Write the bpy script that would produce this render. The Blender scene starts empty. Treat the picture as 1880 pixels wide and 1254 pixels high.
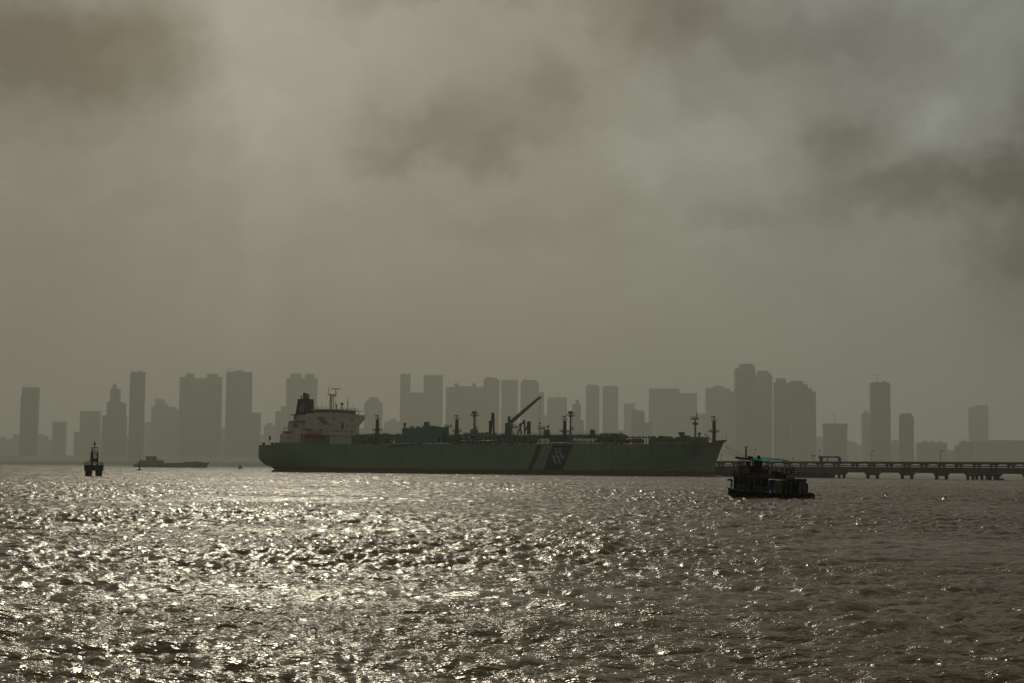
import bpy, bmesh, math, random
import numpy as np
from mathutils import Vector, Matrix
SUN_E, SUN_ANG = 0.48, 8.0
SKY_BASE = 0.194
CLOUD_BANKS = [(120,115,270,135,-.112),(800,-10,240,40,-.06),(870,240,190,62,-.064),(1010,160,75,42,-.045),(720,295,110,28,-.03),
 (1230,40,150,110,-.070),(1500,80,140,90,-.045),(1545,245,95,55,-.065),(1730,355,190,58,-.070),(1880,300,80,120,-.06),(1870,480,110,90,-.065),
 (950,430,120,55,-.022),(1330,410,90,20,-.02),(400,130,60,90,.04),(510,190,150,150,.055),(1240,270,210,90,.030),
 (1722,235,26,60,.03),(1300,95,40,35,.02),(470,460,45,280,.020),(380,420,25,220,.008),(960,560,500,120,.008),(980,330,560,260,.010),(0,500,260,300,-.020),(1900,640,200,160,-.035)]
WAVE_LAM, WAVE_RMS, CHOP = 5.5, 0.060, 1.1
SEA_DR, SEA_COLS, SEA_ROUGH, RIPPLE = 0.0016, 1250, 0.15, 2.9
HAZE_TOP, HAZE_D, HAZE_COL, HAZE_G = 790, 1.15e-4, (.94,.95,.87,1), .3
random.seed(7)
rng = np.random.default_rng(11)
scene = bpy.context.scene
COL = scene.collection
R = math.radians

# ------------------------------------------------------------------ camera
W, H, F = 1880.0, 1254.0, 3000.0
CAM_H = 3.0
PITCH = math.atan(233.9 / F)
ROLL = 0.0095
Fw = Vector((0, math.cos(PITCH), math.sin(PITCH)))
R0 = Vector((1, 0, 0)); U0 = Vector((0, -math.sin(PITCH), math.cos(PITCH)))
Rt = R0 * math.cos(ROLL) + U0 * math.sin(ROLL)
Up = -R0 * math.sin(ROLL) + U0 * math.cos(ROLL)
cam = bpy.data.cameras.new("camera"); camo = bpy.data.objects.new("camera", cam)
COL.objects.link(camo)
cam.sensor_width = 36.0; cam.lens = 36.0 * F / W
cam.clip_start = 0.5; cam.clip_end = 40000
m = Matrix.Identity(4)
for i in range(3):
    m[i][0] = Rt[i]; m[i][1] = Up[i]; m[i][2] = -Fw[i]
m[2][3] = CAM_H
camo.matrix_world = m
scene.camera = camo
CP = Vector((0, 0, CAM_H))

def ray(x, y):
    return Fw + Rt * ((x - W / 2) / F) + Up * ((H / 2 - y) / F)

# ------------------------------------------------------------------ light
SUN_AZ, SUN_EL = R(-9.0), R(28.0)          # azimuth from +Y towards +X
sd = Vector((math.sin(SUN_AZ) * math.cos(SUN_EL), math.cos(SUN_AZ) * math.cos(SUN_EL), math.sin(SUN_EL)))
sl = bpy.data.lights.new("sun", 'SUN'); slo = bpy.data.objects.new("sun", sl)
COL.objects.link(slo)
slo.rotation_euler = sd.to_track_quat('Z', 'Y').to_euler()
slo.location = (0, 0, 500)
sl.energy = SUN_E; sl.angle = R(SUN_ANG); sl.color = (1.0, 0.89, 0.68)

scene.view_settings.view_transform = 'Standard'
scene.view_settings.look = 'None'
scene.view_settings.gamma = 1.0
scene.view_settings.exposure = 0.0
scene.cycles.volume_bounces = 1
scene.cycles.max_bounces = 6
scene.cycles.sample_clamp_indirect = 4.0
scene.cycles.use_denoising = True
# ------------------------------------------------------------------ sky
world = bpy.data.worlds.new("World"); scene.world = world; world.use_nodes = True
nt = world.node_tree; nt.nodes.clear()

class NB:
    def __init__(s, nt): s.nt = nt
    def new(s, t, **k):
        n = s.nt.nodes.new(t)
        for a, b in k.items(): setattr(n, a, b)
        return n
    def put(s, sock, v):
        if isinstance(v, bpy.types.NodeSocket): s.nt.links.new(v, sock)
        elif v is not None: sock.default_value = v
    def m(s, op, a, b=None, c=None, clamp=False):
        n = s.new('ShaderNodeMath', operation=op, use_clamp=clamp)
        s.put(n.inputs[0], a); s.put(n.inputs[1], b); s.put(n.inputs[2], c)
        return n.outputs[0]
    def v(s, op, a, b=None, sc=None):
        n = s.new('ShaderNodeVectorMath', operation=op)
        s.put(n.inputs[0], a); s.put(n.inputs[1], b)
        if sc is not None: s.put(n.inputs['Scale'], sc)
        return n.outputs['Value'] if op in ('DOT_PRODUCT', 'LENGTH', 'DISTANCE') else n.outputs[0]
    def noise(s, vec, scale, detail=3, rough=.5, dist=0.0, out='Fac', dims='3D'):
        n = s.new('ShaderNodeTexNoise', noise_dimensions=dims)
        s.put(n.inputs['Vector'], vec); s.put(n.inputs['Scale'], scale)
        n.inputs['Detail'].default_value = detail; n.inputs['Roughness'].default_value = rough
        n.inputs['Distortion'].default_value = dist
        return n.outputs[out]
    def comb(s, x, y, z):
        n = s.new('ShaderNodeCombineXYZ'); s.put(n.inputs[0], x); s.put(n.inputs[1], y); s.put(n.inputs[2], z)
        return n.outputs[0]
    def sep(s, v):
        n = s.new('ShaderNodeSeparateXYZ'); s.put(n.inputs[0], v); return n.outputs
    def ramp(s, f, stops, interp='LINEAR'):
        n = s.new('ShaderNodeValToRGB'); s.put(n.inputs[0], f)
        cr = n.color_ramp; cr.interpolation = interp
        while len(cr.elements) < len(stops): cr.elements.new(0.5)
        for e, (p, c) in zip(cr.elements, stops):
            e.position = p; e.color = (*c, 1) if len(c) == 3 else c
        return n.outputs[0]
    def mix(s, f, a, b, t='RGBA', blend='MIX'):
        n = s.new('ShaderNodeMix', data_type=t)
        if t == 'RGBA':
            n.blend_type = blend
            s.put(n.inputs[0], f); s.put(n.inputs[6], a); s.put(n.inputs[7], b); return n.outputs[2]
        s.put(n.inputs[0], f); s.put(n.inputs[2], a); s.put(n.inputs[3], b); return n.outputs[0]
    def maprange(s, v, a, b, c, d, smooth=False):
        n = s.new('ShaderNodeMapRange')
        if smooth: n.interpolation_type = 'SMOOTHSTEP'
        s.put(n.inputs[0], v)
        for i, q in enumerate((a, b, c, d)): n.inputs[1 + i].default_value = q
        return n.outputs[0]

b = NB(nt)
gen = b.new('ShaderNodeTexCoord').outputs['Generated']
dirn = b.v('NORMALIZE', gen)
dx, dy, dz = b.sep(dirn)
az = b.m('ARCTAN2', dx, dy)
el = b.m('ARCSINE', dz)
# angular coordinates in "thousandths of the lens" so that cloud banks can be set by bearing and height
# slow billowing distortion of those coordinates
p0 = b.comb(az, el, 0.0)
w1 = b.noise(p0, 9.0, 4, .55, out='Color')
w1 = b.v('SUBTRACT', w1, (0.5, 0.5, 0.5))
p1 = b.v('ADD', p0, b.v('SCALE', w1, sc=0.055))
w2 = b.v('SUBTRACT', b.noise(b.v('ADD', p0, (3.1, 1.7, 0)), 26.0, 5, .62, out='Color'), (0.5, 0.5, 0.5))
w3 = b.v('SUBTRACT', b.noise(b.v('ADD', p0, (7.1, 4.7, 0)), 70.0, 4, .6, out='Color'), (0.5, 0.5, 0.5))
p1 = b.v('ADD', p1, b.v('SCALE', w3, sc=0.018))
p1 = b.v('ADD', p1, b.v('SCALE', w2, sc=0.045))
ax, ay, _ = b.sep(p1)
# cloud banks: (bearing px, height px, half width, half height, strength)
BANKS = CLOUD_BANKS
tot = None
for (cx, cy, rx, ry, a) in BANKS:
    u = b.m('MULTIPLY', b.m('SUBTRACT', ax, (cx - 940) / F), F / rx)
    v = b.m('MULTIPLY', b.m('SUBTRACT', ay, (861 - cy) / F), F / ry)
    q = b.m('POWER', b.m('ADD', b.m('MULTIPLY', u, u), b.m('MULTIPLY', v, v)), 1.2)
    e = b.m('MULTIPLY', b.m('EXPONENT', b.m('MULTIPLY', q, -1.0)), a)
    tot = e if tot is None else b.m('ADD', tot, e)
nz = b.noise(b.v('MULTIPLY', p1, (1.0, 1.7, 1.0)), 13.0, 7, .58)
nz = b.m('MULTIPLY', b.m('SUBTRACT', nz, 0.5), 0.21)
nz = b.m('MULTIPLY', nz, b.maprange(el, 0.04, 0.17, 0.15, 1.0, True))
# glow of the hidden sun through the cloud deck
sdot = b.v('DOT_PRODUCT', dirn, tuple(sd))
glow = b.m('POWER', b.m('MAXIMUM', sdot, 0.0), 14.0)
glow2 = b.m('POWER', b.m('MAXIMUM', sdot, 0.0), 130.0)
base = b.m('ADD', SKY_BASE, b.m('MULTIPLY', glow, 0.05))
base = b.m('ADD', base, b.m('MULTIPLY', glow2, 1.2))
# away from the sun the deck is thicker
base = b.m('MULTIPLY', base, b.maprange(dy, -0.6, 0.8, 0.95, 1.0, True))
lum = b.m('MAXIMUM', b.m('ADD', base, b.m('ADD', b.m('MULTIPLY', tot, 1.9), nz)), 0.03)
cool = b.maprange(b.m('ADD', az, b.m('MULTIPLY', b.sep(w1)[0], .25)), -0.05, 0.33, 0.0, 1.0, True)
tint = b.mix(cool, (.93, 0.957, 0.82, 1), (.90, .96, 0.85, 1))
cloud = b.mix(1.0, tint, b.comb(lum, lum, lum), blend='MULTIPLY')
sky = b.new('ShaderNodeTexSky', sky_type='NISHITA')
sky.sun_disc = False; sky.sun_elevation = SUN_EL; sky.sun_rotation = SUN_AZ; sky.air_density = 1.5; sky.dust_density = 4.0
skyc = b.v('SCALE', sky.outputs[0], sc=0.05)
allc = b.mix(0.93, skyc, cloud)
bg = b.new('ShaderNodeBackground'); b.put(bg.inputs[0], allc); bg.inputs[1].default_value = 1.0
out = b.new('ShaderNodeOutputWorld'); nt.links.new(bg.outputs[0], out.inputs[0])

# ------------------------------------------------------------------ helpers
def tag(o, label=None, cat=None, group=None, kind=None):
    if label: o['label'] = label
    if cat: o['category'] = cat
    if group: o['group'] = group
    if kind: o['kind'] = kind
    return o

def empty(name, loc=(0, 0, 0), rz=0.0, label=None, cat=None, group=None, kind=None):
    o = bpy.data.objects.new(name, None); COL.objects.link(o)
    o.location = loc; o.rotation_euler = (0, 0, rz); o.empty_display_size = 1
    return tag(o, label, cat, group, kind)

class MB:
    """collects vertices and faces of one mesh"""
    def __init__(s): s.v = []; s.f = []; s.mi = []
    def add(s, vs, fs, mi=0):
        n = len(s.v); s.v += [tuple(p) for p in vs]
        s.f += [tuple(i + n for i in f) for f in fs]; s.mi += [mi] * len(fs)
        return s
    def box(s, x0, x1, y0, y1, z0, z1, mi=0):
        vs = [(x, y, z) for z in (z0, z1) for (x, y) in ((x0, y0), (x1, y0), (x1, y1), (x0, y1))]
        return s.add(vs, [(3, 2, 1, 0), (4, 5, 6, 7), (0, 1, 5, 4), (1, 2, 6, 5), (2, 3, 7, 6), (3, 0, 4, 7)], mi)
    def prism(s, poly, y0, y1, mi=0):
        """polygon in x,z extruded along y"""
        n = len(poly)
        vs = [(x, y0, z) for x, z in poly] + [(x, y1, z) for x, z in poly]
        fs = [tuple(range(n)), tuple(range(2 * n - 1, n - 1, -1))]
        fs += [(i, i + n, (i + 1) % n + n, (i + 1) % n) for i in range(n)]
        return s.add(vs, fs, mi)
    def extr(s, poly, z0, z1, mi=0, top=None):
        """polygon in x,y extruded along z, optional other top outline"""
        n = len(poly); top = top or poly
        vs = [(x, y, z0) for x, y in poly] + [(x, y, z1) for x, y in top]
        fs = [tuple(range(n - 1, -1, -1)), tuple(range(n, 2 * n))]
        fs += [(i, (i + 1) % n, (i + 1) % n + n, i + n) for i in range(n)]
        return s.add(vs, fs, mi)
    def tube(s, pts, r, n=8, mi=0, r2=None, cap=True):
        pts = [Vector(p) for p in pts]
        rings = []; k = len(pts)
        for i, p in enumerate(pts):
            d = (pts[min(i + 1, k - 1)] - pts[max(i - 1, 0)]).normalized()
            a = d.orthogonal().normalized() if i == 0 else (a - d * a.dot(d)).normalized()
            c = d.cross(a); rr = r if r2 is None else r + (r2 - r) * i / (k - 1)
            rings.append([p + (a * math.cos(t) + c * math.sin(t)) * rr for t in [2 * math.pi * j / n for j in range(n)]])
        vs = [q for g in rings for q in g]; fs = []
        for i in range(k - 1):
            for j in range(n):
                fs.append((i * n + j, i * n + (j + 1) % n, (i + 1) * n + (j + 1) % n, (i + 1) * n + j))
        if cap: fs += [tuple(range(n - 1, -1, -1)), tuple(range((k - 1) * n, k * n))]
        return s.add(vs, fs, mi)
    def bar(s, p, q, w=.1, d=None, mi=0):
        """square bar between two points"""
        return s.tube([p, q], (w / 2) * 1.414, 4, mi)
    def lathe(s, c, prof, n=16, mi=0):
        vs = []; fs = []
        for (r, z) in prof:
            vs += [(c[0] + r * math.cos(2 * math.pi * j / n), c[1] + r * math.sin(2 * math.pi * j / n), c[2] + z) for j in range(n)]
        for i in range(len(prof) - 1):
            for j in range(n):
                fs.append((i * n + j, i * n + (j + 1) % n, (i + 1) * n + (j + 1) % n, (i + 1) * n + j))
        fs += [tuple(range(n - 1, -1, -1)), tuple(range((len(prof) - 1) * n, len(prof) * n))]
        return s.add(vs, fs, mi)
    def ball(s, c, r, n=12, sx=1, sy=1, sz=1, mi=0):
        vs = []; fs = []; k = n // 2 + 1
        for i in range(k):
            t = math.pi * i / (k - 1)
            for j in range(n):
                a = 2 * math.pi * j / n
                vs.append((c[0] + r * sx * math.sin(t) * math.cos(a), c[1] + r * sy * math.sin(t) * math.sin(a), c[2] - r * sz * math.cos(t)))
        for i in range(k - 1):
            for j in range(n):
                fs.append((i * n + j, i * n + (j + 1) % n, (i + 1) * n + (j + 1) % n, (i + 1) * n + j))
        return s.add(vs, fs, mi)
    def torus(s, c, R_, r, axis='y', n=20, k=8, mi=0):
        pts = []
        for j in range(n + 1):
            a = 2 * math.pi * j / n
            if axis == 'y': pts.append((c[0] + R_ * math.cos(a), c[1], c[2] + R_ * math.sin(a)))
            elif axis == 'z': pts.append((c[0] + R_ * math.cos(a), c[1] + R_ * math.sin(a), c[2]))
            else: pts.append((c[0], c[1] + R_ * math.cos(a), c[2] + R_ * math.sin(a)))
        return s.tube(pts, r, k, mi)
    def build(s, name, mats, parent=None, smooth=False, loc=None):
        me = bpy.data.meshes.new(name); me.from_pydata(s.v, [], s.f)
        mats = mats if isinstance(mats, (list, tuple)) else [mats]
        for mt in mats: me.materials.append(mt)
        if len(mats) > 1: me.polygons.foreach_set('material_index', s.mi)
        bmx = bmesh.new(); bmx.from_mesh(me)
        bmesh.ops.remove_doubles(bmx, verts=bmx.verts, dist=1e-5)
        bmesh.ops.recalc_face_normals(bmx, faces=bmx.faces)
        bmx.to_mesh(me); bmx.free()
        if smooth:
            me.polygons.foreach_set('use_smooth', [True] * len(me.polygons))
            try: me.set_sharp_from_angle(angle=R(38))
            except Exception: pass
        me.update()
        o = bpy.data.objects.new(name, me); COL.objects.link(o)
        if parent is not None: o.parent = parent
        if loc is not None: o.location = loc
        return o

def copy_tree(o, parent=None):
    c = o.copy(); COL.objects.link(c)
    if parent is not None: c.parent = parent
    for ch in list(o.children): copy_tree(ch, c)
    return c

MATS = {}
def paint(name, col, rough=.6, metal=0.0, var=.18, scale=.6, rust=0.0, spec=.4, grime=None, streak=False, plates=False):
    """painted or raw surface with uneven tone, optional rust blooms and vertical run-off streaks"""
    if name in MATS: return MATS[name]
    mt = bpy.data.materials.new(name); mt.use_nodes = True; t = mt.node_tree
    q = NB(t); bs = t.nodes['Principled BSDF']
    oc = q.new('ShaderNodeTexCoord').outputs['Object']
    n1 = q.noise(oc, scale, 5, .6)
    c1 = tuple(max(0, c * (1 - var * 1.6)) for c in col) + (1,)
    c2 = tuple(min(1, c * (1 + var)) for c in col) + (1,)
    c = q.mix(q.maprange(n1, .3, .7, 0, 1), c1, c2)
    if streak:
        st = q.noise(q.v('MULTIPLY', oc, (1.0, 1.0, 0.07)), scale * 3.0, 4, .6)
        c = q.mix(q.maprange(st, .48, .72, 0, .55), c, tuple(k * .55 for k in col) + (1,))
    if rust:
        rn = q.noise(q.v('MULTIPLY', oc, (1.0, 1.0, 0.35)), scale * 2.3, 6, .68)
        c = q.mix(q.maprange(rn, .60, .70, 0, rust), c, (.09, .035, .015, 1))
    if plates:          # welded shell plates: seams, slightly different coats, run-off below the deck edge
        x, y, z = q.sep(oc)
        px_ = q.m('FLOOR', q.m('DIVIDE', x, 12.5)); pz_ = q.m('FLOOR', q.m('DIVIDE', z, 3.1))
        wn = q.new('ShaderNodeTexWhiteNoise', noise_dimensions='3D'); q.put(wn.inputs['Vector'], q.comb(px_, pz_, 0.0))
        c = q.mix(q.maprange(wn.outputs['Value'], 0, 1, 0, .22), c, tuple(k * .62 for k in col) + (1,))
        pch = q.noise(q.v('MULTIPLY', oc, (1, 1, 2.2)), .022, 2, .5)
        c = q.mix(q.maprange(pch, .45, .60, 0, .35, True), c, (col[0] * 1.25, col[1] * .95, col[2] * .55, 1))
        sm = q.m('MAXIMUM', q.m('LESS_THAN', q.m('FRACT', q.m('DIVIDE', x, 12.5)), .014), q.m('LESS_THAN', q.m('FRACT', q.m('DIVIDE', z, 3.1)), .05))
        c = q.mix(q.m('MULTIPLY', sm, .30), c, tuple(k * .3 for k in col) + (1,))
        rs_ = q.noise(q.v('MULTIPLY', oc, (1.0, 1.0, .03)), .55, 3, .6)
        c = q.mix(q.m('MULTIPLY', q.maprange(rs_, .60, .70, 0, .65), q.maprange(z, 4, 14, .15, 1)), c, (.07, .035, .02, 1))
    q.put(bs.inputs['Base Color'], c)
    q.put(bs.inputs['Roughness'], q.maprange(q.noise(oc, scale * 5, 3, .5), .2, .8, max(.05, rough - .12), min(1, rough + .12)))
    bs.inputs['Metallic'].default_value = metal
    bs.inputs['Specular IOR Level'].default_value = spec
    MATS[name] = mt
    return mt
# ------------------------------------------------------------------ sea
def ocean_tile(L, N, lam_p, rms, th, seed, lam_min=0.0, lam_max=1e9, spread=3.0):
    g = np.random.default_rng(seed)
    k1 = 2 * np.pi * np.fft.fftfreq(N, L / N)
    kx, ky = np.meshgrid(k1, k1)                        # [iy, ix]
    k = np.hypot(kx, ky); k[0, 0] = 1e-6
    kp = 2 * np.pi / lam_p
    S = k ** -3.7 * np.exp(-1.25 * (kp / k) ** 2)
    c = (kx * np.cos(th) + ky * np.sin(th)) / k
    S *= 0.12 + np.abs(c) ** spread
    S[(k < 2 * np.pi / lam_max) | (k > 2 * np.pi / max(lam_min, 2.2 * L / N))] = 0
    S[0, 0] = 0
    hk = np.sqrt(S) * (g.standard_normal((N, N)) + 1j * g.standard_normal((N, N)))
    hh = np.fft.ifft2(hk).real
    s = rms / hh.std()
    hx = np.fft.ifft2(-1j * kx / k * hk).real
    hy = np.fft.ifft2(-1j * ky / k * hk).real
    return np.stack([hx * s, hy * s, hh * s], -1).astype(np.float32)

def tile_at(T, L, x, y, rot):
    N = T.shape[0]; c, s = math.cos(rot), math.sin(rot)
    u = ((x * c + y * s) / L * N) % N; v = ((-x * s + y * c) / L * N) % N
    iu = np.floor(u).astype(np.int32); iv = np.floor(v).astype(np.int32)
    fu = (u - iu)[..., None].astype(np.float32); fv = (v - iv)[..., None].astype(np.float32)
    iu %= N; iv %= N; iu1 = (iu + 1) % N; iv1 = (iv + 1) % N
    r = (T[iv, iu] * (1 - fu) + T[iv, iu1] * fu) * (1 - fv) + (T[iv1, iu] * (1 - fu) + T[iv1, iu1] * fu) * fv
    ox = r[..., 0] * c - r[..., 1] * s; oy = r[..., 0] * s + r[..., 1] * c
    return ox, oy, r[..., 2]

def vnoise(x, y, sc, seed):
    """smooth value noise, numpy"""
    g = np.random.default_rng(seed).random((64, 64)).astype(np.float32)
    u = (x / sc) % 64; v = (y / sc) % 64
    iu = np.floor(u).astype(int); iv = np.floor(v).astype(int); fu = u - iu; fv = v - iv
    fu = fu * fu * (3 - 2 * fu); fv = fv * fv * (3 - 2 * fv)
    iu %= 64; iv %= 64; a = (iu + 1) % 64; c = (iv + 1) % 64
    return (g[iv, iu] * (1 - fu) + g[iv, a] * fu) * (1 - fv) + (g[c, iu] * (1 - fu) + g[c, a] * fu) * fv

SEA_FAR = 9000.0
def wave_xyz(X, Y):
    D = np.hypot(X, Y)
    A = tile_at(TA, 97.3, X, Y, R(9)); B = tile_at(TB, 61.7, X, Y, R(-17)); C_ = tile_at(TC, 23.9, X, Y, R(31))
    g1 = 0.4 + 1.2 * vnoise(X, Y * .6, 19.0, 5)          # gusts: patches of rougher and calmer water
    g2 = 0.45 + 1.1 * vnoise(X + 40, Y * .7, 9.0, 6)
    fade = np.clip(1.15 - D / 9000.0, .25, 1)
    q = CHOP
    dx = (A[0] + B[0]) * q + C_[0] * q * g2 * g1
    dy = (A[1] + B[1]) * q + C_[1] * q * g2 * g1
    dz = (A[2] + B[2]) * (0.7 + .5 * g1 - .3) + C_[2] * g2 * g1
    return X + dx * fade, Y + dy * fade, dz * fade

TA = ocean_tile(97.3, 1024, WAVE_LAM, WAVE_RMS, R(97), 1)
TB = ocean_tile(61.7, 768, WAVE_LAM * .62, WAVE_RMS * .62, R(74), 2)
TC = ocean_tile(23.9, 512, 1.5, WAVE_RMS * .58, R(90), 3, lam_max=4, spread=.6)

def make_sea():
    rs = [2.5]
    while rs[-1] < SEA_FAR:
        r = rs[-1]; rs.append(r + (0.8 if r < 46 else max(0.085, SEA_DR * r)) if r < 2500 else r + .006 * r)
    rs = np.array(rs, dtype=np.float64)
    dense = np.linspace(R(-21.5), R(21.5), SEA_COLS)
    wide = np.linspace(R(21.5), R(360 - 21.5), 70)[1:-1]
    an = np.concatenate([dense, wide])
    nr, na = len(rs), len(an)
    Rr, An = np.meshgrid(rs, an, indexing='ij')
    X = Rr * np.sin(An); Y = Rr * np.cos(An) - 45.0
    x, y, z = wave_xyz(X, Y)
    co = np.stack([x, y, z], -1).reshape(-1, 3).astype(np.float32)
    idx = np.arange(nr * na, dtype=np.int32).reshape(nr, na)
    nx = np.roll(idx, -1, axis=1)
    q = np.stack([idx[:-1], idx[1:], nx[1:], nx[:-1]], -1).reshape(-1, 4)
    q = q[:, ::-1]
    me = bpy.data.meshes.new("sea")
    me.vertices.add(len(co)); me.vertices.foreach_set('co', co.ravel())
    me.loops.add(q.size); me.loops.foreach_set('vertex_index', np.ascontiguousarray(q).ravel())
    me.polygons.add(len(q)); me.polygons.foreach_set('loop_start', np.arange(0, q.size, 4, dtype=np.int32))
    me.polygons.foreach_set('use_smooth', np.ones(len(q), dtype=bool))
    me.update(calc_edges=True)
    nv = me.polygons[len(q) // 2].normal.z
    if nv < 0: me.flip_normals()
    o = bpy.data.objects.new("sea", me); COL.objects.link(o)
    tag(o, 'choppy brown grey harbour water glittering towards the hidden sun', 'sea', kind='structure')
    mt = bpy.data.materials.new("sea water"); mt.use_nodes = True; t = mt.node_tree; q_ = NB(t)
    bs = t.nodes['Principled BSDF']
    oc = q_.new('ShaderNodeTexCoord').outputs['Object']
    silt = q_.noise(oc, 0.03, 3, .5)
    q_.put(bs.inputs['Base Color'], q_.mix(q_.maprange(silt, .35, .65, 0, 1), (.125, .076, .030, 1), (.160, .100, .042, 1)))
    bs.inputs['Roughness'].default_value = SEA_ROUGH
    bs.inputs['IOR'].default_value = 1.333
    # ripples finer than the mesh, stretched a little along the crests
    st = q_.v('MULTIPLY', oc, (0.55, 1.0, 1.0))
    r1 = q_.noise(st, 3.2, 3, .6); r2 = q_.noise(st, 13.0, 2, .5)
    dist = q_.v('LENGTH', oc)
    hgt = q_.m('ADD', q_.m('MULTIPLY', q_.m('SUBTRACT', r1, .5), .055), q_.m('MULTIPLY', q_.m('SUBTRACT', r2, .5), .011))
    gust = q_.noise(q_.v('MULTIPLY', oc, (.5, 1.0, 1.0)), .055, 3, .6)
    hgt = q_.m('MULTIPLY', hgt, q_.maprange(gust, .36, .64, .45, 1.45, True))
    bp = q_.new('ShaderNodeBump'); bp.inputs['Strength'].default_value = 1.0; bp.inputs['Distance'].default_value = RIPPLE
    q_.put(bp.inputs['Height'], hgt)
    q_.put(bs.inputs['Normal'], bp.outputs[0])
    me.materials.append(mt)
    return o
sea = make_sea()

# ------------------------------------------------------------------ haze
hz = MB().box(-9200, 9200, -9200, 14200, -3, HAZE_TOP)
hm = bpy.data.materials.new("haze air"); hm.use_nodes = True
t = hm.node_tree; t.nodes.clear()
pv = t.nodes.new('ShaderNodeVolumePrincipled'); mo = t.nodes.new('ShaderNodeOutputMaterial')
pv.inputs['Color'].default_value = HAZE_COL
pv.inputs['Density'].default_value = HAZE_D
pv.inputs['Anisotropy'].default_value = HAZE_G
t.links.new(pv.outputs[0], mo.inputs['Volume'])
haze = hz.build('haze', hm)
tag(haze, 'brownish rain haze hanging over the harbour and city', 'haze', kind='stuff')
# ------------------------------------------------------------------ materials of the vessels
M_GREEN = paint('green hull paint', (.100, .190, .098), .55, var=.14, scale=.05, rust=.6, streak=True, plates=True)
M_BOOT = paint('red boot topping', (.095, .020, .016), .65, var=.2, scale=.08, rust=.3, streak=True)
M_NAVY = paint('dark navy paint', (.007, .007, .011), .85, spec=.15, var=.15, scale=.1)
M_MARK = paint('weathered white lettering', (.22, .22, .21), .6, var=.1, scale=.3)
M_DKGREEN = paint('green deck fittings', (.055, .11, .065), .6, var=.25, scale=.25, rust=.5)
M_DECK = paint('green deck plating', (.05, .085, .055), .35, var=.25, scale=.2, rust=.6)
M_BRIGHTG = paint('green house paint', (.045, .145, .090), .55, var=.12, scale=.12, rust=.3, streak=True)
M_REDB = paint('brown red mast paint', (.09, .020, .017), .6, var=.2, scale=.4)
M_CREAM = paint('cream superstructure paint', (.46, .41, .33), .5, var=.08, scale=.12, rust=.45, streak=True)
M_ORANGE = paint('faded lifeboat orange', (.28, .045, .03), .5, var=.12, scale=.6)
M_GLASS = paint('dark window glass', (.010, .011, .012), .12, var=.1, spec=.6)
M_STEEL = paint('grey galvanised pipe', (.16, .15, .125), .4, metal=.3, var=.2, scale=.4, rust=.4)
M_DARK = paint('dark steel', (.02, .021, .019), .6, var=.3, scale=.8)
M_BROWN = paint('rusty pipe brown', (.075, .030, .017), .7, var=.3, scale=.5, rust=.6)
M_DOME = paint('radome white', (.32, .30, .27), .45, var=.06)

# ------------------------------------------------------------------ gas carrier
def hit_z(x, y, z):
    d = ray(x, y); t = (z - CAM_H) / d.z
    return CP + d * t
_A = hit_z(600, 867.5, 0); _B = hit_z(1200, 874.4, 0)
SA = math.atan2(-(_B.y - _A.y), _B.x - _A.x)
eu = Vector((math.cos(SA), -math.sin(SA), 0)); ev = Vector((math.sin(SA), math.cos(SA), 0))
HB = 20.0
SO = _A + ev * HB                      # point on the centreline abreast of _A
def S(x, y, v=0.0):
    """ship coordinates (along, up) of the sight line where it crosses the plane v"""
    d = ray(x, y); pl = SO + ev * v
    t = (pl - CP).dot(ev) / d.dot(ev)
    p = CP + d * t
    return (p - SO).dot(eu), p.z
def SU(x, v=0.0): return S(x, 805, v)[0]
def SZ(x, y, v=0.0): return S(x, y, v)[1]

tanker = empty('gas_carrier', SO, -SA, 'long green and red gas carrier with cream bridge house lying moored in mid harbour', 'ship')
Z_BOOT = 2.75
Zm = SZ(900, 815.6, -HB)
stern_pts = [S(505, 868, -2.4), S(504, 862, -2.4), S(497, 858.8, -3.2), S(486, 853.5, -7.5), S(478, 845.5, -11), S(475.3, 836, -12.6), S(475, 816, -13)]
bow_pts = [S(1311, 876, 0), S(1311.5, 861, 0), S(1316.6, 845, 0), S(1335, 808, 0)]
sz_ = np.array([p[1] for p in stern_pts]); su_ = np.array([p[0] for p in stern_pts])
bz_ = np.array([p[1] for p in bow_pts]); bu_ = np.array([p[0] for p in bow_pts])
o_ = np.argsort(sz_); sz_, su_ = sz_[o_], su_[o_]
o_ = np.argsort(bz_); bz_, bu_ = bz_[o_], bu_[o_]
USTERN, UBOW = su_[-1], bu_[-1]
u_a, u_b, u_c, u_d = SU(507, -HB), SU(590, -HB), SU(1262, -HB), SU(1291, -HB)
z_s0, z_s1 = SZ(490, 817.5, -14), SZ(550, 812.2, -HB)
z_b0, z_b1 = SZ(1292, 810.8, -12), bow_pts[-1][1]
def sheer(u):
    return float(np.interp(u, [USTERN, u_a - 1, u_a + .5, u_b, u_b + 1.5, u_c, u_d, UBOW - 9, UBOW],
                           [z_s0, z_s0 + .1, z_s1 - .2, z_s1, Zm, Zm, z_b0, z_b0 + .25, z_b1]))
def half(u, f, us, ub):
    w0 = .12 + .53 * min(1, max(0, f) * 2.4) ** .6
    Ls = 62 - 30 * max(0, f)
    a = min(1, max(0, (u - us) / Ls)); gs = w0 + (1 - w0) * math.sin(a * math.pi / 2) ** (.75)
    Lb = 60.0; k = UBOW - Lb - 4
    c = min(1, max(0, (u - k) / (ub - k))); p = 2.1 + 1.1 * max(0, f)
    return HB * gs * max(0.0, 1 - c ** p)
NL, NS = 15, 96
ts = [0.5 - 0.5 * math.cos(math.pi * i / NS) for i in range(NS + 1)]
hull = MB(); rows = []
lev = [('z', -2.0), ('z', 0.0), ('z', 1.4), ('z', Z_BOOT)] + [('f', i / 10) for i in range(1, 11)]
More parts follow.
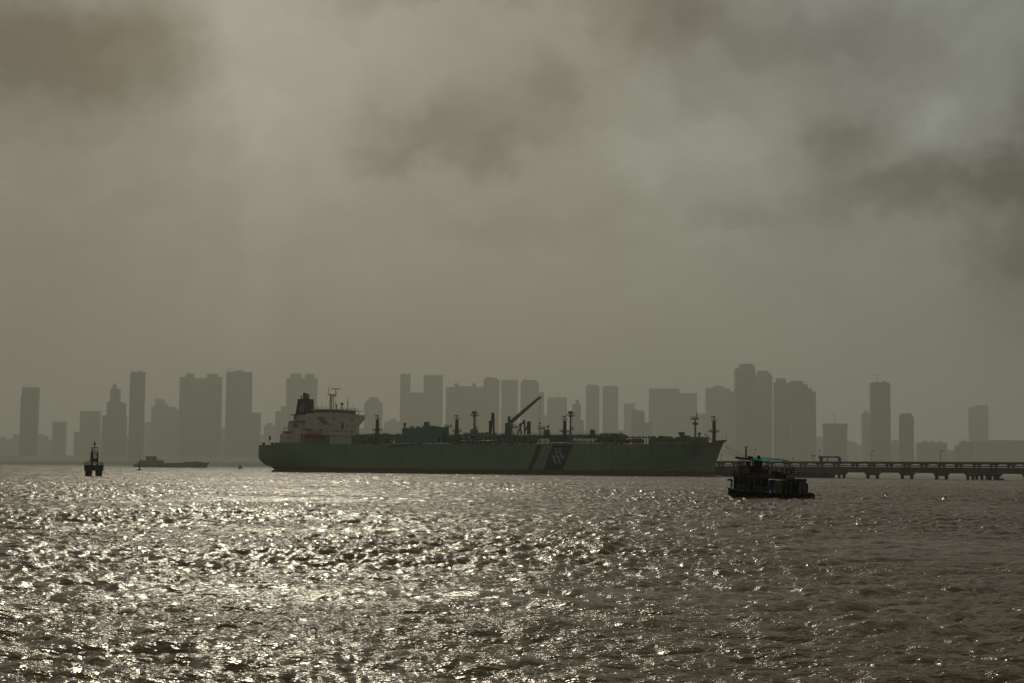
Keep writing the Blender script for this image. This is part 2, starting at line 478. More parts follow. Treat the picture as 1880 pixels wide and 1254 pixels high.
for kind, val in lev:
    row = []
    for t_ in ts:
        if kind == 'z': zn = val; f = (val - Z_BOOT) / 12.0 * .5
        else: zn = Z_BOOT + val * (Zm - Z_BOOT); f = val
        for _ in range(1):
            us = float(np.interp(zn, sz_, su_)); ub = float(np.interp(zn, bz_, bu_))
            if kind == 'f' and val == 1.0: us, ub = USTERN, UBOW
        u = us + t_ * (ub - us)
        z = zn if kind == 'z' else Z_BOOT + val * (sheer(u) - Z_BOOT)
        row.append((u, half(u, f, us, ub), z))
    rows.append(row)
for side in (-1, 1):
    vs = [(u, side * b_, z) for row in rows for (u, b_, z) in row]; n = NS + 1
    for r in range(len(rows) - 1):
        fs = [(r * n + i, r * n + i + 1, (r + 1) * n + i + 1, (r + 1) * n + i) for i in range(NS)]
        hull.add([vs[j] for f in fs for j in f], [(4 * k, 4 * k + 1, 4 * k + 2, 4 * k + 3) for k in range(NS)], 1 if r < 3 else 0)
for r in range(len(rows) - 1):       # flat transom
    a, c = rows[r][0], rows[r + 1][0]
    hull.add([(a[0], -a[1], a[2]), (a[0], a[1], a[2]), (c[0], c[1], c[2]), (c[0], -c[1], c[2])], [(0, 1, 2, 3)], 1 if r < 3 else 0)
hull.build('hull', [M_GREEN, M_BOOT], tanker, smooth=True)
bulb = MB().ball((bu_[0] + 1.0, 0, -1.9), 3.6, 16, 2.6, .8, .75); bulb.build('bulbous_bow', M_BOOT, tanker, smooth=True)
rd = MB().box(su_[0] - 4, su_[0] + 3, -.5, .5, -1, 1.0); rd.build('rudder', M_BOOT, tanker)
dk = MB(); top = rows[-1]
for i in range(NS):
    (u0, b0, z0), (u1, b1, z1) = top[i], top[i + 1]
    d0 = .9 if (u0 < u_b or u0 > u_c) else .06; d1 = .9 if (u1 < u_b or u1 > u_c) else .06
    b0 = max(0, b0 - .15); b1 = max(0, b1 - .15)
    dk.add([(u0, -b0, z0 - d0), (u1, -b1, z1 - d1), (u1, b1, z1 - d1), (u0, b0, z0 - d0)], [(0, 1, 2, 3)])
dk.build('deck', M_DECK, tanker)
lip = MB()
for i in range(NS):                   # rounded sheer bar along both edges
    for s_ in (-1, 1):
        (u0, b0, z0), (u1, b1, z1) = top[i], top[i + 1]
        lip.bar((u0, s_ * b0, z0), (u1, s_ * b1, z1), .22)
lip.build('gunwale', M_DKGREEN, tanker)
# seams and draught marks: vertical weld lines on the near side
for x_ in (1125, 1151, 1241):
    u = SU(x_, -HB); MB().box(u - .06, u + .06, -HB - .035, -HB + .1, Z_BOOT - 2, Zm - .4).build('fender_strake', M_NAVY, tanker) if x_ < 1160 else None

def flat(pxs, v, d, name, mt, par):
    pl = [S(x, y, v) for x, y in pxs]
    return MB().prism(pl, v - d, v + .02).build(name, mt, par)
flat([(986.8, 816.8), (995.7, 816.8), (977.2, 863), (968.6, 863)], -HB, .05, 'dark_stripe', M_NAVY, tanker)
panel = flat([(1014.9, 816.8), (1051.3, 816.8), (1032.8, 863.2), (997.3, 863.2)], -HB, .05, 'dark_panel', M_NAVY, tanker)
def emblem_paths():
    return [([(965, 360), (965, 580)], 50), ([(925, 366), (968, 366)], 22), ([(1022, 362), (1062, 378), (1078, 412), (1058, 448), (1036, 468)], 32),
            ([(1036, 468), (1082, 492), (1106, 536), (1100, 572), (1082, 590)], 36), ([(1000, 590), (1050, 578), (1086, 596)], 20),
            ([(818, 566), (850, 574), (884, 606)], 30), ([(884, 600), (948, 815)], 52), ([(905, 606), (955, 582), (1006, 606)], 22),
            ([(1006, 596), (1080, 815)], 52), ([(1100, 590), (1192, 570)], 24)]
def ribbon(mb, pts, w, y0, y1):
    L = []; R_ = []
    for i, p in enumerate(pts):
        a = pts[max(i - 1, 0)]; c = pts[min(i + 1, len(pts) - 1)]
        dx_, dz_ = c[0] - a[0], c[1] - a[1]; l = math.hypot(dx_, dz_) or 1
        nx_, nz_ = -dz_ / l * w / 2, dx_ / l * w / 2
        L.append((p[0] + nx_, p[1] + nz_)); R_.append((p[0] - nx_, p[1] - nz_))
    for i in range(len(pts) - 1):
        mb.prism([L[i], L[i + 1], R_[i + 1], R_[i]], y0, y1)
eb = MB(); sc_ = 1 / 15.67; wpx = (S(1041, 840, -HB)[0] - S(1040, 840, -HB)[0])
for k_, (pts, w) in enumerate(emblem_paths()):
    q = [S(960 + x * sc_, 800 + y * sc_, -HB) for x, y in pts]
    ribbon(eb, q, w * sc_ * wpx, -HB - .10 - .004 * k_, -HB - .04)
eb.prism([S(960 + x * sc_, 800 + y * sc_, -HB) for x, y in [(1098, 592), (1190, 572), (1143, 692)]], -HB - .15, -HB - .04)
eb.build('letter_emblem', M_MARK, panel)
# anchor and scrape mark near the bow
ua, za = S(1276, 829, -9.2)
an = MB().ball((ua, -half(ua, .7, USTERN, UBOW) - .1, za), 1.5, 10, 1, .35, 1); an.bar((ua, -half(ua, .7, USTERN, UBOW) - .6, za + .4), (ua, -half(ua, .7, USTERN, UBOW) - .6, za - 2.6), .5)
an.bar((ua - 1.4, -half(ua, .6, USTERN, UBOW) - .6, za - 2.0), (ua + 1.4, -half(ua, .6, USTERN, UBOW) - .6, za - 2.0), .5)
an.build('anchor', M_DARK, tanker)
# accommodation ladder stowed along the side
u0, z0 = S(713, 821.5, -HB); u1, z1 = S(776, 813.5, -HB)
ld = MB().bar((u0, -HB - .5, z0), (u1, -HB - .5, z1), .5); ld.bar((u0, -HB - 1, z0 + .8), (u1, -HB - 1, z1 + .8), .12)
ld.build('boarding_ladder', M_DARK, tanker)

def bx(mb, x0, x1, y0, y1, v0, v1, v=None):
    """box whose near face (plane v0) spans those sight lines"""
    vv = v0 if v is None else v
    ua_, ub_ = SU(x0, vv), SU(x1, vv); zt = SZ((x0 + x1) / 2, y0, vv); zb = SZ((x0 + x1) / 2, y1, vv)
    return mb.box(ua_, ub_, v0, v1, zb, zt)

# --- bridge house
WV = 15.0                              # half width of the house
house = MB()
uf = SU(603, -WV)                      # front bulkhead
ub_ = SU(560.5, -WV)
zt = SZ(603, 758.8, -WV); zl = SZ(603, 799, -WV)
house.box(ub_, uf, -WV, WV, zl, zt)
zbase = Zm - .5
house.box(SU(588, -WV + .6), uf - .6, -WV + .6, WV - .6, zbase, zl - .25)
ho = house.build('bridge_house', M_CREAM, tanker)
wing = MB()                            # bridge wings with sloping soffit
zw = SZ(603, 766.5, -WV)
for s_ in (-1, 1):
    y_in, y_out = s_ * (WV - .5), s_ * (HB + .4)
    poly = [(y_in, zt + .02), (y_out, zt + .02), (y_out, zt - 2.2), (y_in, zt - 6.5)]
    vs = [(uf - 4.5, y, z) for y, z in poly] + [(uf + .25, y, z) for y, z in poly]
    wing.add(vs, [(0, 1, 2, 3), (7, 6, 5, 4), (0, 4, 5, 1), (1, 5, 6, 2), (2, 6, 7, 3), (3, 7, 4, 0)])
wing.box(uf - 4.5, uf + .3, -WV + .4, WV - .4, zt - .9, zt + .3)
wing.build('bridge_wing', M_CREAM, tanker)
wc = MB(); wc.tube([(uf - 2, HB - 3, zt), (uf - 2, HB - 3, zt + 2.2)], .15, 6); wc.box(uf - 3.2, uf - .8, HB - 5.6, HB - .4, zt + 2.2, zt + 2.45); wc.build('wing_canopy', M_STEEL, tanker)
# wheelhouse
wh = MB(); zr = SZ(612, 751, -10)
wh.box(uf - 13, uf - .8, -12, 12.5, zt + .25, zr - .4)
wh.box(uf - 13.8, uf + .1, -12.8, 13.2, zr - .4, zr)
who = wh.build('wheelhouse', M_CREAM, tanker)
for i in range(13):
    y0 = -11.6 + i * 1.83
    MB().box(uf - .85, uf - .62, y0, y0 + 1.6, zt + .6, zr - .5).build('window', M_GLASS, who)
for i in range(6):
    x0 = uf - 12.5 + i * 1.95
    MB().box(x0, x0 + 1.55, -12.16, -11.9, zt + .6, zr - .5).build('window', M_GLASS, who)
rl = MB()
for (p, q) in [((uf - 13.5, -12.5), (uf, -12.5)), ((uf, -12.5), (uf, 13)), ((uf, 13), (uf - 13.5, 13))]:
    for h_ in (.6, 1.15): rl.bar((*p, zr + h_), (*q, zr + h_), .07)
    n_ = 9
    for i in range(n_ + 1):
        a = i / n_; x, y = p[0] + (q[0] - p[0]) * a, p[1] + (q[1] - p[1]) * a
        rl.bar((x, y, zr), (x, y, zr + 1.2), .08)
rl.build('top_railing', M_STEEL, who)
# windows of the front and side faces
zf = lambda y: SZ(628, y, 0)
def front_win(v, z, w=.7, h_=.9):
    MB().box(uf - .05, uf + .06, v - w / 2, v + w / 2, z - h_ / 2, z + h_ / 2).build('window', M_GLASS, ho)
def v_at(x):                            # bearing x on the front bulkhead
    best = min(((abs(SU(x, v) - uf), v) for v in np.linspace(-WV, WV, 240)))
    return best[1]
for x in (609, 611.5, 614, 643, 645.5, 648): front_win(v_at(x), zf(769.5), .75, 1.3)
for x in (605, 611, 637, 646, 652): front_win(v_at(x), zf(780.5), .8, .9)
for x in (609, 615, 618, 621, 625, 633, 636.5, 645, 648.5): front_win(v_at(x), zf(792), .85, .9)
for x in (570, 573, 578, 581, 585, 588, 591):
    u = SU(x, -WV); MB().box(u - .4, u + .4, -WV - .06, -WV + .05, zf(792.5), zf(790.5)).build('window', M_GLASS, ho)
u = SU(568.5, -WV); MB().box(u - .5, u + .5, -WV - .06, -WV + .05, zf(769), zf(767)).build('window', M_GLASS, ho)
st = MB().prism([S(584.5, 765, -WV), S(592, 765, -WV), S(601, 774, -WV), S(590.5, 774, -WV)], -WV - .05, -WV)
st.prism([S(596, 765, -WV), S(601, 765, -WV), S(602, 769, -WV), S(599, 769, -WV)], -WV - .05, -WV)
st.build('house_stripe', M_BROWN, ho)
bd = MB().prism([(0, 1.6), (.7, 0), (0, -1.6), (-.7, 0)], 0, .08)
bdo = bd.build('badge', M_NAVY, ho); bdo.rotation_euler = (0, 0, R(90)); bdo.location = (uf + .06, v_at(628.5), zf(782.5)); bdo.scale = (1.6, 1, 2.0)
# after block, boat deck, walkway around the house
ab = MB(); bx(ab, 528.3, 561, 773.3, 812, -WV + 2, WV - 2); bx(ab, 541, 561, 762, 773.6, -8, 8, -8)
abo = ab.build('engine_casing', M_CREAM, tanker)
w_ = MB(); bx(w_, 539, 545, 778.5, 785, -WV + 1.9, -WV + 2.3); w_.build('window', M_GLASS, abo)
lb_ = MB(); bx(lb_, 513.8, 552, 796, 813, -WV, WV - 3)
lbo = lb_.build('poop_house', M_CREAM, tanker)
for x in (527.5, 531): w_ = MB(); bx(w_, x, x + 1.6, 801, 808, -WV - .06, -WV + .1); w_.build('door', M_STEEL, lbo)
gal = MB(); bx(gal, 551, 604, 799.3, 800.5, -WV - 3, -WV + 1); bx(gal, 553, 566, 787.2, 788, -WV - 1.2, -WV + 3); bx(gal, 530, 562, 772.7, 773.5, -WV, WV)
for x in (553, 560, 588, 596, 603):
    u = SU(x, -WV - 2.6); gal.bar((u, -WV - 2.6, zbase), (u, -WV - 2.6, zl), .3)
gal.build('gallery', M_DARK, tanker)
lg = MB(); bx(lg, 552, 588, 803, 814, -WV - .4, WV - 4); bx(lg, 588, 604, 801, 815, -WV + .1, -WV + .5)
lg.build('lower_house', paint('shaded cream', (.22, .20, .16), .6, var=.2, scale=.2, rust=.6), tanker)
def lifeboat(x0, x1, yt, yb, v):
    ua_, ub2 = SU(x0, v), SU(x1, v); zt_, zb_ = SZ(x0, yt, v), SZ(x0, yb, v); n_ = 10; mb = MB(); vs = []; fs = []
    L_ = ub2 - ua_; hh_ = zt_ - zb_
    sec = [(0, 0), (.62, .18), (1, .5), (.95, .62), (.7, .85), (0, 1)]
    full = sec + [(-a, c) for a, c in reversed(sec[1:-1])]
    for i in range(n_ + 1):
        t_ = i / n_; k = max(.08, math.sin(math.pi * min(.97, max(.03, t_)))) ** .42
        for a, c in full: vs.append((ua_ + L_ * t_, v + a * 1.9 * k, zb_ + (.5 - .5 * k) * hh_ * .6 + c * hh_ * (.45 + .55 * k)))
    m_ = len(full)
    for i in range(n_):
        for j in range(m_): fs.append((i * m_ + j, i * m_ + (j + 1) % m_, (i + 1) * m_ + (j + 1) % m_, (i + 1) * m_ + j))
    fs += [tuple(range(m_)), tuple(range(n_ * m_, (n_ + 1) * m_))]
    mb.add(vs, fs); o = mb.build('lifeboat', M_ORANGE, tanker, smooth=True)
    dv = MB().bar((ua_ + L_ * .15, v + 3.4, zb_ - .8), (ua_ + L_ * .85, v + 3.4, zb_ - .8), .25)
    for t_ in (.15, .85):
        u = ua_ + L_ * t_
        dv.tube([(u, v + 3.4, zb_ - 1), (u, v + 2.9, zt_ + .8), (u, v + 1.2, zt_ + 1.9), (u, v, zt_ + 1.2), (u, v, zt_)], .18, 6)
    dv.build('davit', M_DARK, o)
    return o
lifeboat(561, 588.5, 792.8, 802.6, -HB + 2.2)
lifeboat(519, 537, 790.3, 796, -WV + 2.2)
# funnel
fn = MB(); v0, v1 = -2.6, 2.6
lo_ = [S(541, 766, v0), S(567, 766, v0)]; mid_ = [S(542.6, 758, v0), S(566.6, 758, v0)]; hi_ = [S(547, 732.4, v0), S(566, 732.4, v0)]
fn.prism([(lo_[0][0], SZ(555, 775, v0)), (lo_[1][0], SZ(555, 775, v0)), lo_[1], mid_[1], hi_[1], hi_[0], mid_[0], lo_[0]], v0, v1)
fno = fn.build('funnel', M_NAVY, tanker)
for x, yt, r_ in ((559.2, 721.0, 1.0), (565.0, 723.0, .95), (562, 725, .8)):
    u, z = S(x, yt, 0); MB().lathe((u, 0, 0), [(r_, hi_[0][1] - .3), (r_, z - .6), (r_ * .8, z)], 12).build('exhaust_pipe', M_DARK, fno, smooth=True)
u, z = S(552.8, 727, 0); MB().tube([(u + .6, 0, hi_[0][1] - .2), (u + .2, 0, z - .5), (u - .3, 0, z + .1)], .35, 8).build('exhaust_pipe', M_DARK, fno)
fe = MB(); ck = .095
for k_, (pts, w) in enumerate(emblem_paths()):
    q = [S(555.0 + (x - 1005) * sc_ * .52, 748 + (y - 590) * sc_ * .52, v0) for x, y in pts]
    ribbon(fe, q, w * sc_ * wpx * .52, v0 - .10 - .004 * k_, v0 - .01)
fe.build('letter_emblem', M_MARK, fno)
cr = MB(); u, z = S(540.5, 762, -9); cr.tube([(u, -9, z - 3), (u, -9, z)], .3, 6); cr.box(u - 1.8, u + 1.8, -10, -8, z, z + .35)
cr.tube([(u - 3, -9, z), (u + 1, -9, z)], .12, 5); cr.build('provision_crane', M_DARK, tanker)
# radar mast
rm = MB(); u0 = SU(606, 0); zt2 = SZ(608, 724, 0)
rm.tube([(u0, 0, zr), (u0, 0, zt2)], .75, 8, r2=.55); rm.tube([(u0 + 2.0, 0, zr), (u0 + 1.6, 0, zt2)], .28, 6)
rm.box(u0 - 1.6, u0 + 3.4, -1.6, 1.6, zt2 - .3, zt2)
for z in (.33, .6, .8): rm.bar((u0, 0, zr + (zt2 - zr) * z), (u0 + 3.6, 0, zr + (zt2 - zr) * z + .5), .2)
rm.bar((u0 + 3.6, 0, zr + 5), (u0 + 3.6, 0, zr + 3), .35)
rm.tube([(SU(601.6, 0), 0, zt2 - .5), (SU(601.6, 0), 0, SZ(602, 709.5, 0))], .14, 5)
rm.bar((SU(601.6, 0), 0, SZ(602, 718, 0)), (SU(605, 0), 0, SZ(605, 714, 0)), .2); rm.bar((SU(601.6, 0), 0, SZ(602, 722, 0)), (SU(606.5, 0), 0, zt2), .25)
rm.tube([(SU(615, 0), 0, zt2 - 1.2), (SU(615, 0), 0, SZ(615, 715, 0))], .28, 6); rm.bar((u0, 0, zt2 - .4), (SU(615, 0), 0, zt2 - 1), .5)
rmo = rm.build('radar_mast', M_CREAM, tanker)
MB().box(SU(607.5, 0), SU(622.8, 0), -.3, .3, SZ(615, 714.8, 0), SZ(615, 713.5, 0)).build('radar_scanner', M_DARK, rmo)
for x, y, r_ in ((617.5, 744.2, .75), (627.8, 741.3, .95)):
    u, z = S(x, y, -3); d_ = MB().ball((u, -3, z), r_, 14); d_.tube([(u, -3, zr), (u, -3, z)], .35, 6)
    d_.build('satellite_dome', M_DOME, tanker, smooth=True)
u = SU(637.2, 4); MB().tube([(u, 4, zr), (u, 4, SZ(637, 729.5, 4))], .3, 6, r2=.15).bar((u, 4, zr + 3.6), (u + .9, 4, zr + 4), .3).build('signal_mast', M_CREAM, tanker)
for x, yt in ((589.8, 738), (582, 745), (597, 746), (646.5, 745)):
    u = SU(x, -6); MB().tube([(u, -6, zr), (u, -6, SZ(x, yt, -6))], .09, 5).build('antenna', M_STEEL, tanker)
u, z = S(494, 803, -10); fp = MB().tube([(u, -10, z_s0 - 1), (u, -10, z)], .12, 5); fpo = fp.build('flag_pole', M_DARK, tanker)
MB().box(u - .1, u + 1.3, -10.06, -9.94, z - 1.6, z + .8).build('flag', M_REDB, fpo)
for x, w in ((500, 3.2), (484, 2.2), (507, 2)):
    u, z = S(x, 815, -11); MB().lathe((u, -11, z_s0 - 1), [(.8, 0), (.7, 1.6), (1.1, 1.9), (1.0, 2.6)], 10).build('bollard', M_DARK, tanker, smooth=True)

# --- masts on deck
def lattice(mb, p, q, w0, w1, n, r=.09):
    """four legged braced column between p (base) and q (top)"""
    p, q = Vector(p), Vector(q)
    def pt(t_, sx, sy):
        w = w0 + (w1 - w0) * t_; c = p + (q - p) * t_
        return Vector((c.x + sx * w / 2, c.y + sy * w / 2, c.z))
    cs = [(-1, -1), (1, -1), (1, 1), (-1, 1)]
    for sx, sy in cs: mb.bar(pt(0, sx, sy), pt(1, sx, sy), r * 2)
    for i in range(n):
        a, c = i / n, (i + 1) / n
        for j in range(4):
            k = (j + 1) % 4
            mb.bar(pt(a, *cs[j]), pt(c, *cs[k]), r * 1.3) if (i + j) % 2 else mb.bar(pt(a, *cs[k]), pt(c, *cs[j]), r * 1.3)
            mb.bar(pt(c, *cs[j]), pt(c, *cs[k]), r * 1.3)
def platform(mb, c, r_, z, rail=1.1):
    mb.lathe((c[0], c[1], z), [(r_ * .6, -.35), (r_, 0), (r_, .15)], 12)
    for h_ in (.55, rail): mb.torus((c[0], c[1], z + h_), r_, .045, 'z', 12, 4)
    for j in range(8):
        a = 2 * math.pi * j / 8; mb.bar((c[0] + r_ * math.cos(a), c[1] + r_ * math.sin(a), z), (c[0] + r_ * math.cos(a), c[1] + r_ * math.sin(a), z + rail), .07)
def vent_mast(x, yt, yb, yplat, v=0.0, wtop=1.9, wbot=2.3):
    u, z1_ = S(x, yt, v); z0_ = SZ(x, yb, v)
    mb = MB().lathe((u, v, 0), [(wbot * .62, Zm), (wbot * .62, z0_), (wbot * .5, z0_ + .1), (wtop * .5, z1_ - .1), (wtop * .66, z1_), (wtop * .66, z1_ + .2)], 8)
    o = mb.build('vent_mast', M_REDB, tanker)
    hd = MB().tube([(u, v, z1_), (u, v, z1_ + 2.3)], .3, 6); hd.box(u - 1.6, u + .7, v - .4, v + .4, z1_ + 2.3, z1_ + 2.7)
    for h_ in (.6, 1.3): hd.torus((u, v, z1_ + h_), 1.6, .05, 'z', 12, 4)
    for j in range(6): a = j * math.pi / 3; hd.bar((u + 1.6 * math.cos(a), v + 1.6 * math.sin(a), z1_), (u + 1.6 * math.cos(a), v + 1.6 * math.sin(a), z1_ + 1.3), .06)
    hd.build('vent_head', M_DARK, o)
    pf = MB(); platform(pf, (u, v), 2.9, SZ(x, yplat, v)); pf.build('platform', M_DARK, o)
    return o
vent_mast(693, 771, 795, 790)
vent_mast(839, 771.5, 795, 791.5)
vent_mast(1037, 773, 799, 792.5)
vent_mast(1311, 774, 809, 792.5, wtop=1.9, wbot=2.0)
def tee_mast(x, yt, yb, ybox, boxw, plats):
    u, z1_ = S(x, yt, -6); mb = MB().tube([(u, -6, Zm), (u, -6, z1_)], .55, 8)
    if boxw: mb.box(u - boxw, u + boxw, -7.5, -4.5, Zm, SZ(x, ybox, -6)); mb.prism([(u + boxw, Zm + 1), (u + boxw + 3, Zm + 1), (u + boxw, SZ(x, ybox, -6))], -6.6, -5.4)
    else: mb.prism([(u - 1.6, Zm), (u + 1.6, Zm), (u + .5, Zm + 5), (u - .5, Zm + 5)], -6.6, -5.4)
    o = mb.build('lamp_mast', M_BRIGHTG, tanker)
    hd = MB().box(u - 1.0, u + 1.0, -7, -5, z1_ - .2, z1_ + 1.0); platform(hd, (u, -6), 2.3, z1_ - 1.4); hd.build('floodlight', M_DKGREEN, o)
    ldr = MB()
    for s_ in (.9, 1.3): ldr.bar((u + s_, -6, Zm + 6), (u + s_, -6, z1_ - 1.4), .06)
    for k in range(12): z = Zm + 6 + (z1_ - 7.4 - Zm) * k / 11; ldr.bar((u + .9, -6, z), (u + 1.3, -6, z), .05)
    ldr.build('ladder', M_DKGREEN, o)
    for y in plats: pf = MB(); platform(pf, (u + .8, -6), 1.2, SZ(x, y, -6)); pf.build('platform', M_DKGREEN, o)
tee_mast(871, 758.5, 796, 788, 1.6, [785.5])
tee_mast(1047.6, 758.5, 814, 0, 0, [787.5])
# foremast
u = SU(1276.5, 0); zb_ = SZ(1276, 803, 0); zt_ = SZ(1276, 769, 0)
fm = MB().tube([(u, 0, zb_), (u, 0, zt_)], .62, 8, r2=.4); fm.tube([(u + .6, 0, zt_), (u + .7, 0, SZ(1278, 755, 0))], .14, 6)
fm.ball((u + .9, 0, SZ(1278, 761, 0)), .45, 8)
fm.box(u - 2.5, u + 2.0, -.8, .8, zt_ - .3, zt_ + .2); platform(fm, (u - .3, 0), 1.8, zt_ + .2)
fm.box(u - 1.1, u + .9, -.7, .7, SZ(1276, 779, 0), SZ(1276, 776, 0)); platform(fm, (u, 0), 1.5, SZ(1276, 779, 0))
fm.build('foremast', M_BRIGHTG, tanker)
fs_ = MB(); fs_.box(SU(1271, -4), SU(1290, -4), -4, 4, Zm - .3, SZ(1280, 802.3, -4)); fs_.box(SU(1266, -4), SU(1272, -4), -4, 4, Zm - .3, SZ(1270, 806.5, -4))
fs_.tube([(SU(1284, 0), 0, zb_ - 1), (SU(1284, 0), 0, SZ(1284, 798, 0))], .45, 8); fs_.lathe((SU(1284, 0), 0, SZ(1284, 798, 0)), [(.5, 0), (1.1, .4), (1.1, .9), (.7, 1.1)], 10)
for i in range(5): uu = SU(1280 + 2 * i, -4); fs_.bar((uu, -4, zb_), (uu, -4, zb_ + 1.1), .06)
fs_.build('forecastle_house', M_DKGREEN, tanker)
u, z = S(1251.5, 799, -5); mv = MB().tube([(u, -5, Zm), (u, -5, z)], .75, 10); mv.lathe((u, -5, z), [(.8, -.6), (1.7, .6), (1.8, 1.2), (1.5, 1.6)], 12)
mv.build('mushroom_vent', M_DKGREEN, tanker, smooth=True)
dr = MB().tube([(SU(1306, -3), -3, SZ(1306, 808, -3)), (SU(1293.5, -3), -3, SZ(1293, 796.5, -3))], .22, 6); dr.bar((SU(1306, -3), -3, SZ(1306, 803, -3)), (SU(1293.5, -3), -3, SZ(1293, 796.5, -3)), .07)
dr.build('derrick', M_DKGREEN, tanker)
u = SU(1333, 0); MB().tube([(u, 0, z_b1 - 1), (u + .3, 0, SZ(1333.6, 799, 0))], .09, 5).build('jackstaff', M_STEEL, tanker)
# mooring winches on the forecastle
for x, v, s_ in ((1206, -9, 1.5), (1216, -6, 1.8), (1228, -9, 1.7), (1238, -4, 1.2), (1247, -8, 1.6), (1261, -6, 1.9), (1199, -9, 1.2), (1269, -7, 1.2)):
    u = SU(x, v); w_ = MB()
    w_.tube([(u, v - 2, Zm + 1.2 * s_), (u, v + 2, Zm + 1.2 * s_)], 1.05 * s_, 14)
    for dv_ in (-2, 0, 2): w_.tube([(u, v + dv_ - .12, Zm + 1.2 * s_), (u, v + dv_ + .12, Zm + 1.2 * s_)], 1.35 * s_, 14)
    w_.box(u - 1.5 * s_, u + 1.5 * s_, v - 2.4, v + 2.4, Zm - .3, Zm + .5)
    w_.build('mooring_winch', M_DKGREEN, tanker)

# --- compressor house and deck piping
ch = MB(); vh = -8.0
def hp(*pts): return [S(x, y, vh) for x, y in pts]
ch.prism(hp((738, 812.5), (738, 786), (765, 785.6), (775, 785), (775.5, 782.5), (785, 781.5), (803, 782.5), (810, 784.0), (810.3, 812.5)), vh, vh + 8)
ch.prism(hp((724.5, 812.5), (724.5, 799), (738, 798), (738, 812.5)), vh + .3, vh + 7)
cho = ch.build('compressor_house', M_BRIGHTG, tanker)
for x, yt, w in ((743.2, 778.5, 1.0),):
    u, z = S(x, yt, -5); MB().tube([(u, -5, SZ(x, 787, -5)), (u, -5, z)], .6, 8).lathe((u, -5, z), [(.6, -.6), (1.05, .2), (1.05, .5)], 10).build('vent_cowl', M_BRIGHTG, cho)
MB().box(SU(779.5, -5), SU(785.5, -5), -6, -3.5, SZ(782, 783, -5), SZ(782, 774.3, -5)).build('vent_cowl', M_BRIGHTG, cho)
rt = MB()
for i in range(30):
    x = 739 + i * 2.8; 
    if x > 808: break
    y = 785.8 if x < 774 else 782.0
    u, z = S(x, y, vh + .2); rt.bar((u, vh + .2, z - .3), (u, vh + .2, z + 1.0), .07)
u, z = S(739, 785.8, vh + .2); u2, z2 = S(774, 785.8, vh + .2); rt.bar((u, vh + .2, z + 1), (u2, vh + .2, z + 1), .07)
for x in (754, 758, 766, 770): u, z = S(x, 783.5, vh + 2); rt.ball((u, vh + 2, z - .2), .6, 8)
rt.build('roof_railing', M_DKGREEN, cho)
pf = MB(); u, z = S(823, 783.6, vh); platform(pf, (u, vh), 2.2, z + .1); pf.build('platform', M_DKGREEN, cho)
bl = MB().prism(hp((803.5, 812), (803.5, 803), (807.5, 803), (807.5, 812)), vh - .08, vh + .02); bl.build('front_shade_patch', M_NAVY, cho)  # dark patch painted for the shade on the front face of the house

rk = MB(); rr = random.Random(3)
ZW = SZ(900, 799.8, 0)                 # walkway and pipe level
def run(x0, x1, y, v, r_, mb, w_y=None): mb.tube([(SU(x0, v), v, SZ(x0, y, v)), (SU(x1, v), v, SZ(x1, y + (w_y or 0), v))], r_, 8)
for v, y, r_ in ((-3, 800.5, .42), (-1.6, 800.8, .34), (0, 801.0, .45), (1.6, 800.6, .30), (3.2, 800.9, .38)):
    run(655, 1152, y, v, r_, rk)
run(655, 1152, 804.2, -2.5, .3, rk); run(655, 960, 805.0, 1, .34, rk)
run(1150, 1203, 802.6, -2, .3, rk, .4); run(1150, 1203, 802.4, 2, .25, rk, .4)
rk.build('pipe_bundle', M_BROWN, tanker)
wk = MB(); u0, u1 = SU(655, -4), SU(1146, -4); ZK = SZ(900, 797.8, -4)
wk.box(u0, u1, -5, -3.6, ZK - .2, ZK)
for h_ in (.55, 1.15): wk.bar((u0, -4.9, ZK + h_), (u1, -4.9, ZK + h_), .06)
n_ = 95
for i in range(n_ + 1): u = u0 + (u1 - u0) * i / n_; wk.bar((u, -4.9, ZK), (u, -4.9, ZK + 1.15), .06)
wk.build('walkway', M_DKGREEN, tanker)
sp = MB(); i = 0; x = 657.0
while x < 1204:
    solid = (660 < x < 702) or (800 < x < 978) or (722 < x < 740)
    u = SU(x, -4); zt_ = ZK - .1 if x < 1150 else SZ(x, 803, -2)
    sp.bar((u, -4, Zm - .1), (u, -4, zt_), .34)
    if i % 2: sp.bar((u, 2.5, Zm - .1), (u, 2.5, ZW), .3)
    if i % 3 == 0 and x < 1150: sp.bar((u - 1.2, -4, Zm), (u, -4, Zm + 3.2), .22)
    x += 3.4 if x < 1120 else 4.9; i += 1
sp.build('pipe_support', M_DKGREEN, tanker)
# crowded pipework, tanks and valves standing on low saddles
def clutter(x0, x1, ytop, ybot, n, seed, name, mt, v0=-12, v1=-2):
    g = random.Random(seed); mb = MB()
    for _ in range(n):
        x = g.uniform(x0, x1); y = g.uniform(ytop, ybot); v = g.uniform(v0, v1); u, z = S(x, y, v); t_ = g.random()
        if t_ < .35: mb.tube([(u, v - g.uniform(.5, 1.6), z), (u, v + g.uniform(.5, 1.6), z)], g.uniform(.35, .75), 8)
        elif t_ < .6:
            l = g.uniform(1.5, 6); mb.tube([(u - l / 2, v, z), (u + l / 2, v, z)], g.uniform(.2, .45), 6)
        elif t_ < .8: mb.box(u - g.uniform(.4, 1.3), u + g.uniform(.4, 1.3), v - .5, v + .5, Zm + .7, z)
        else: mb.tube([(u, v, Zm), (u, v, z)], g.uniform(.15, .3), 6); mb.ball((u, v, z), g.uniform(.3, .55), 7)
    return mb.build(name, mt, tanker)
clutter(648, 702, 799, 811, 150, 1, 'cargo_piping', M_DKGREEN)
clutter(824, 930, 798.5, 810.5, 230, 2, 'cargo_piping', M_DKGREEN)
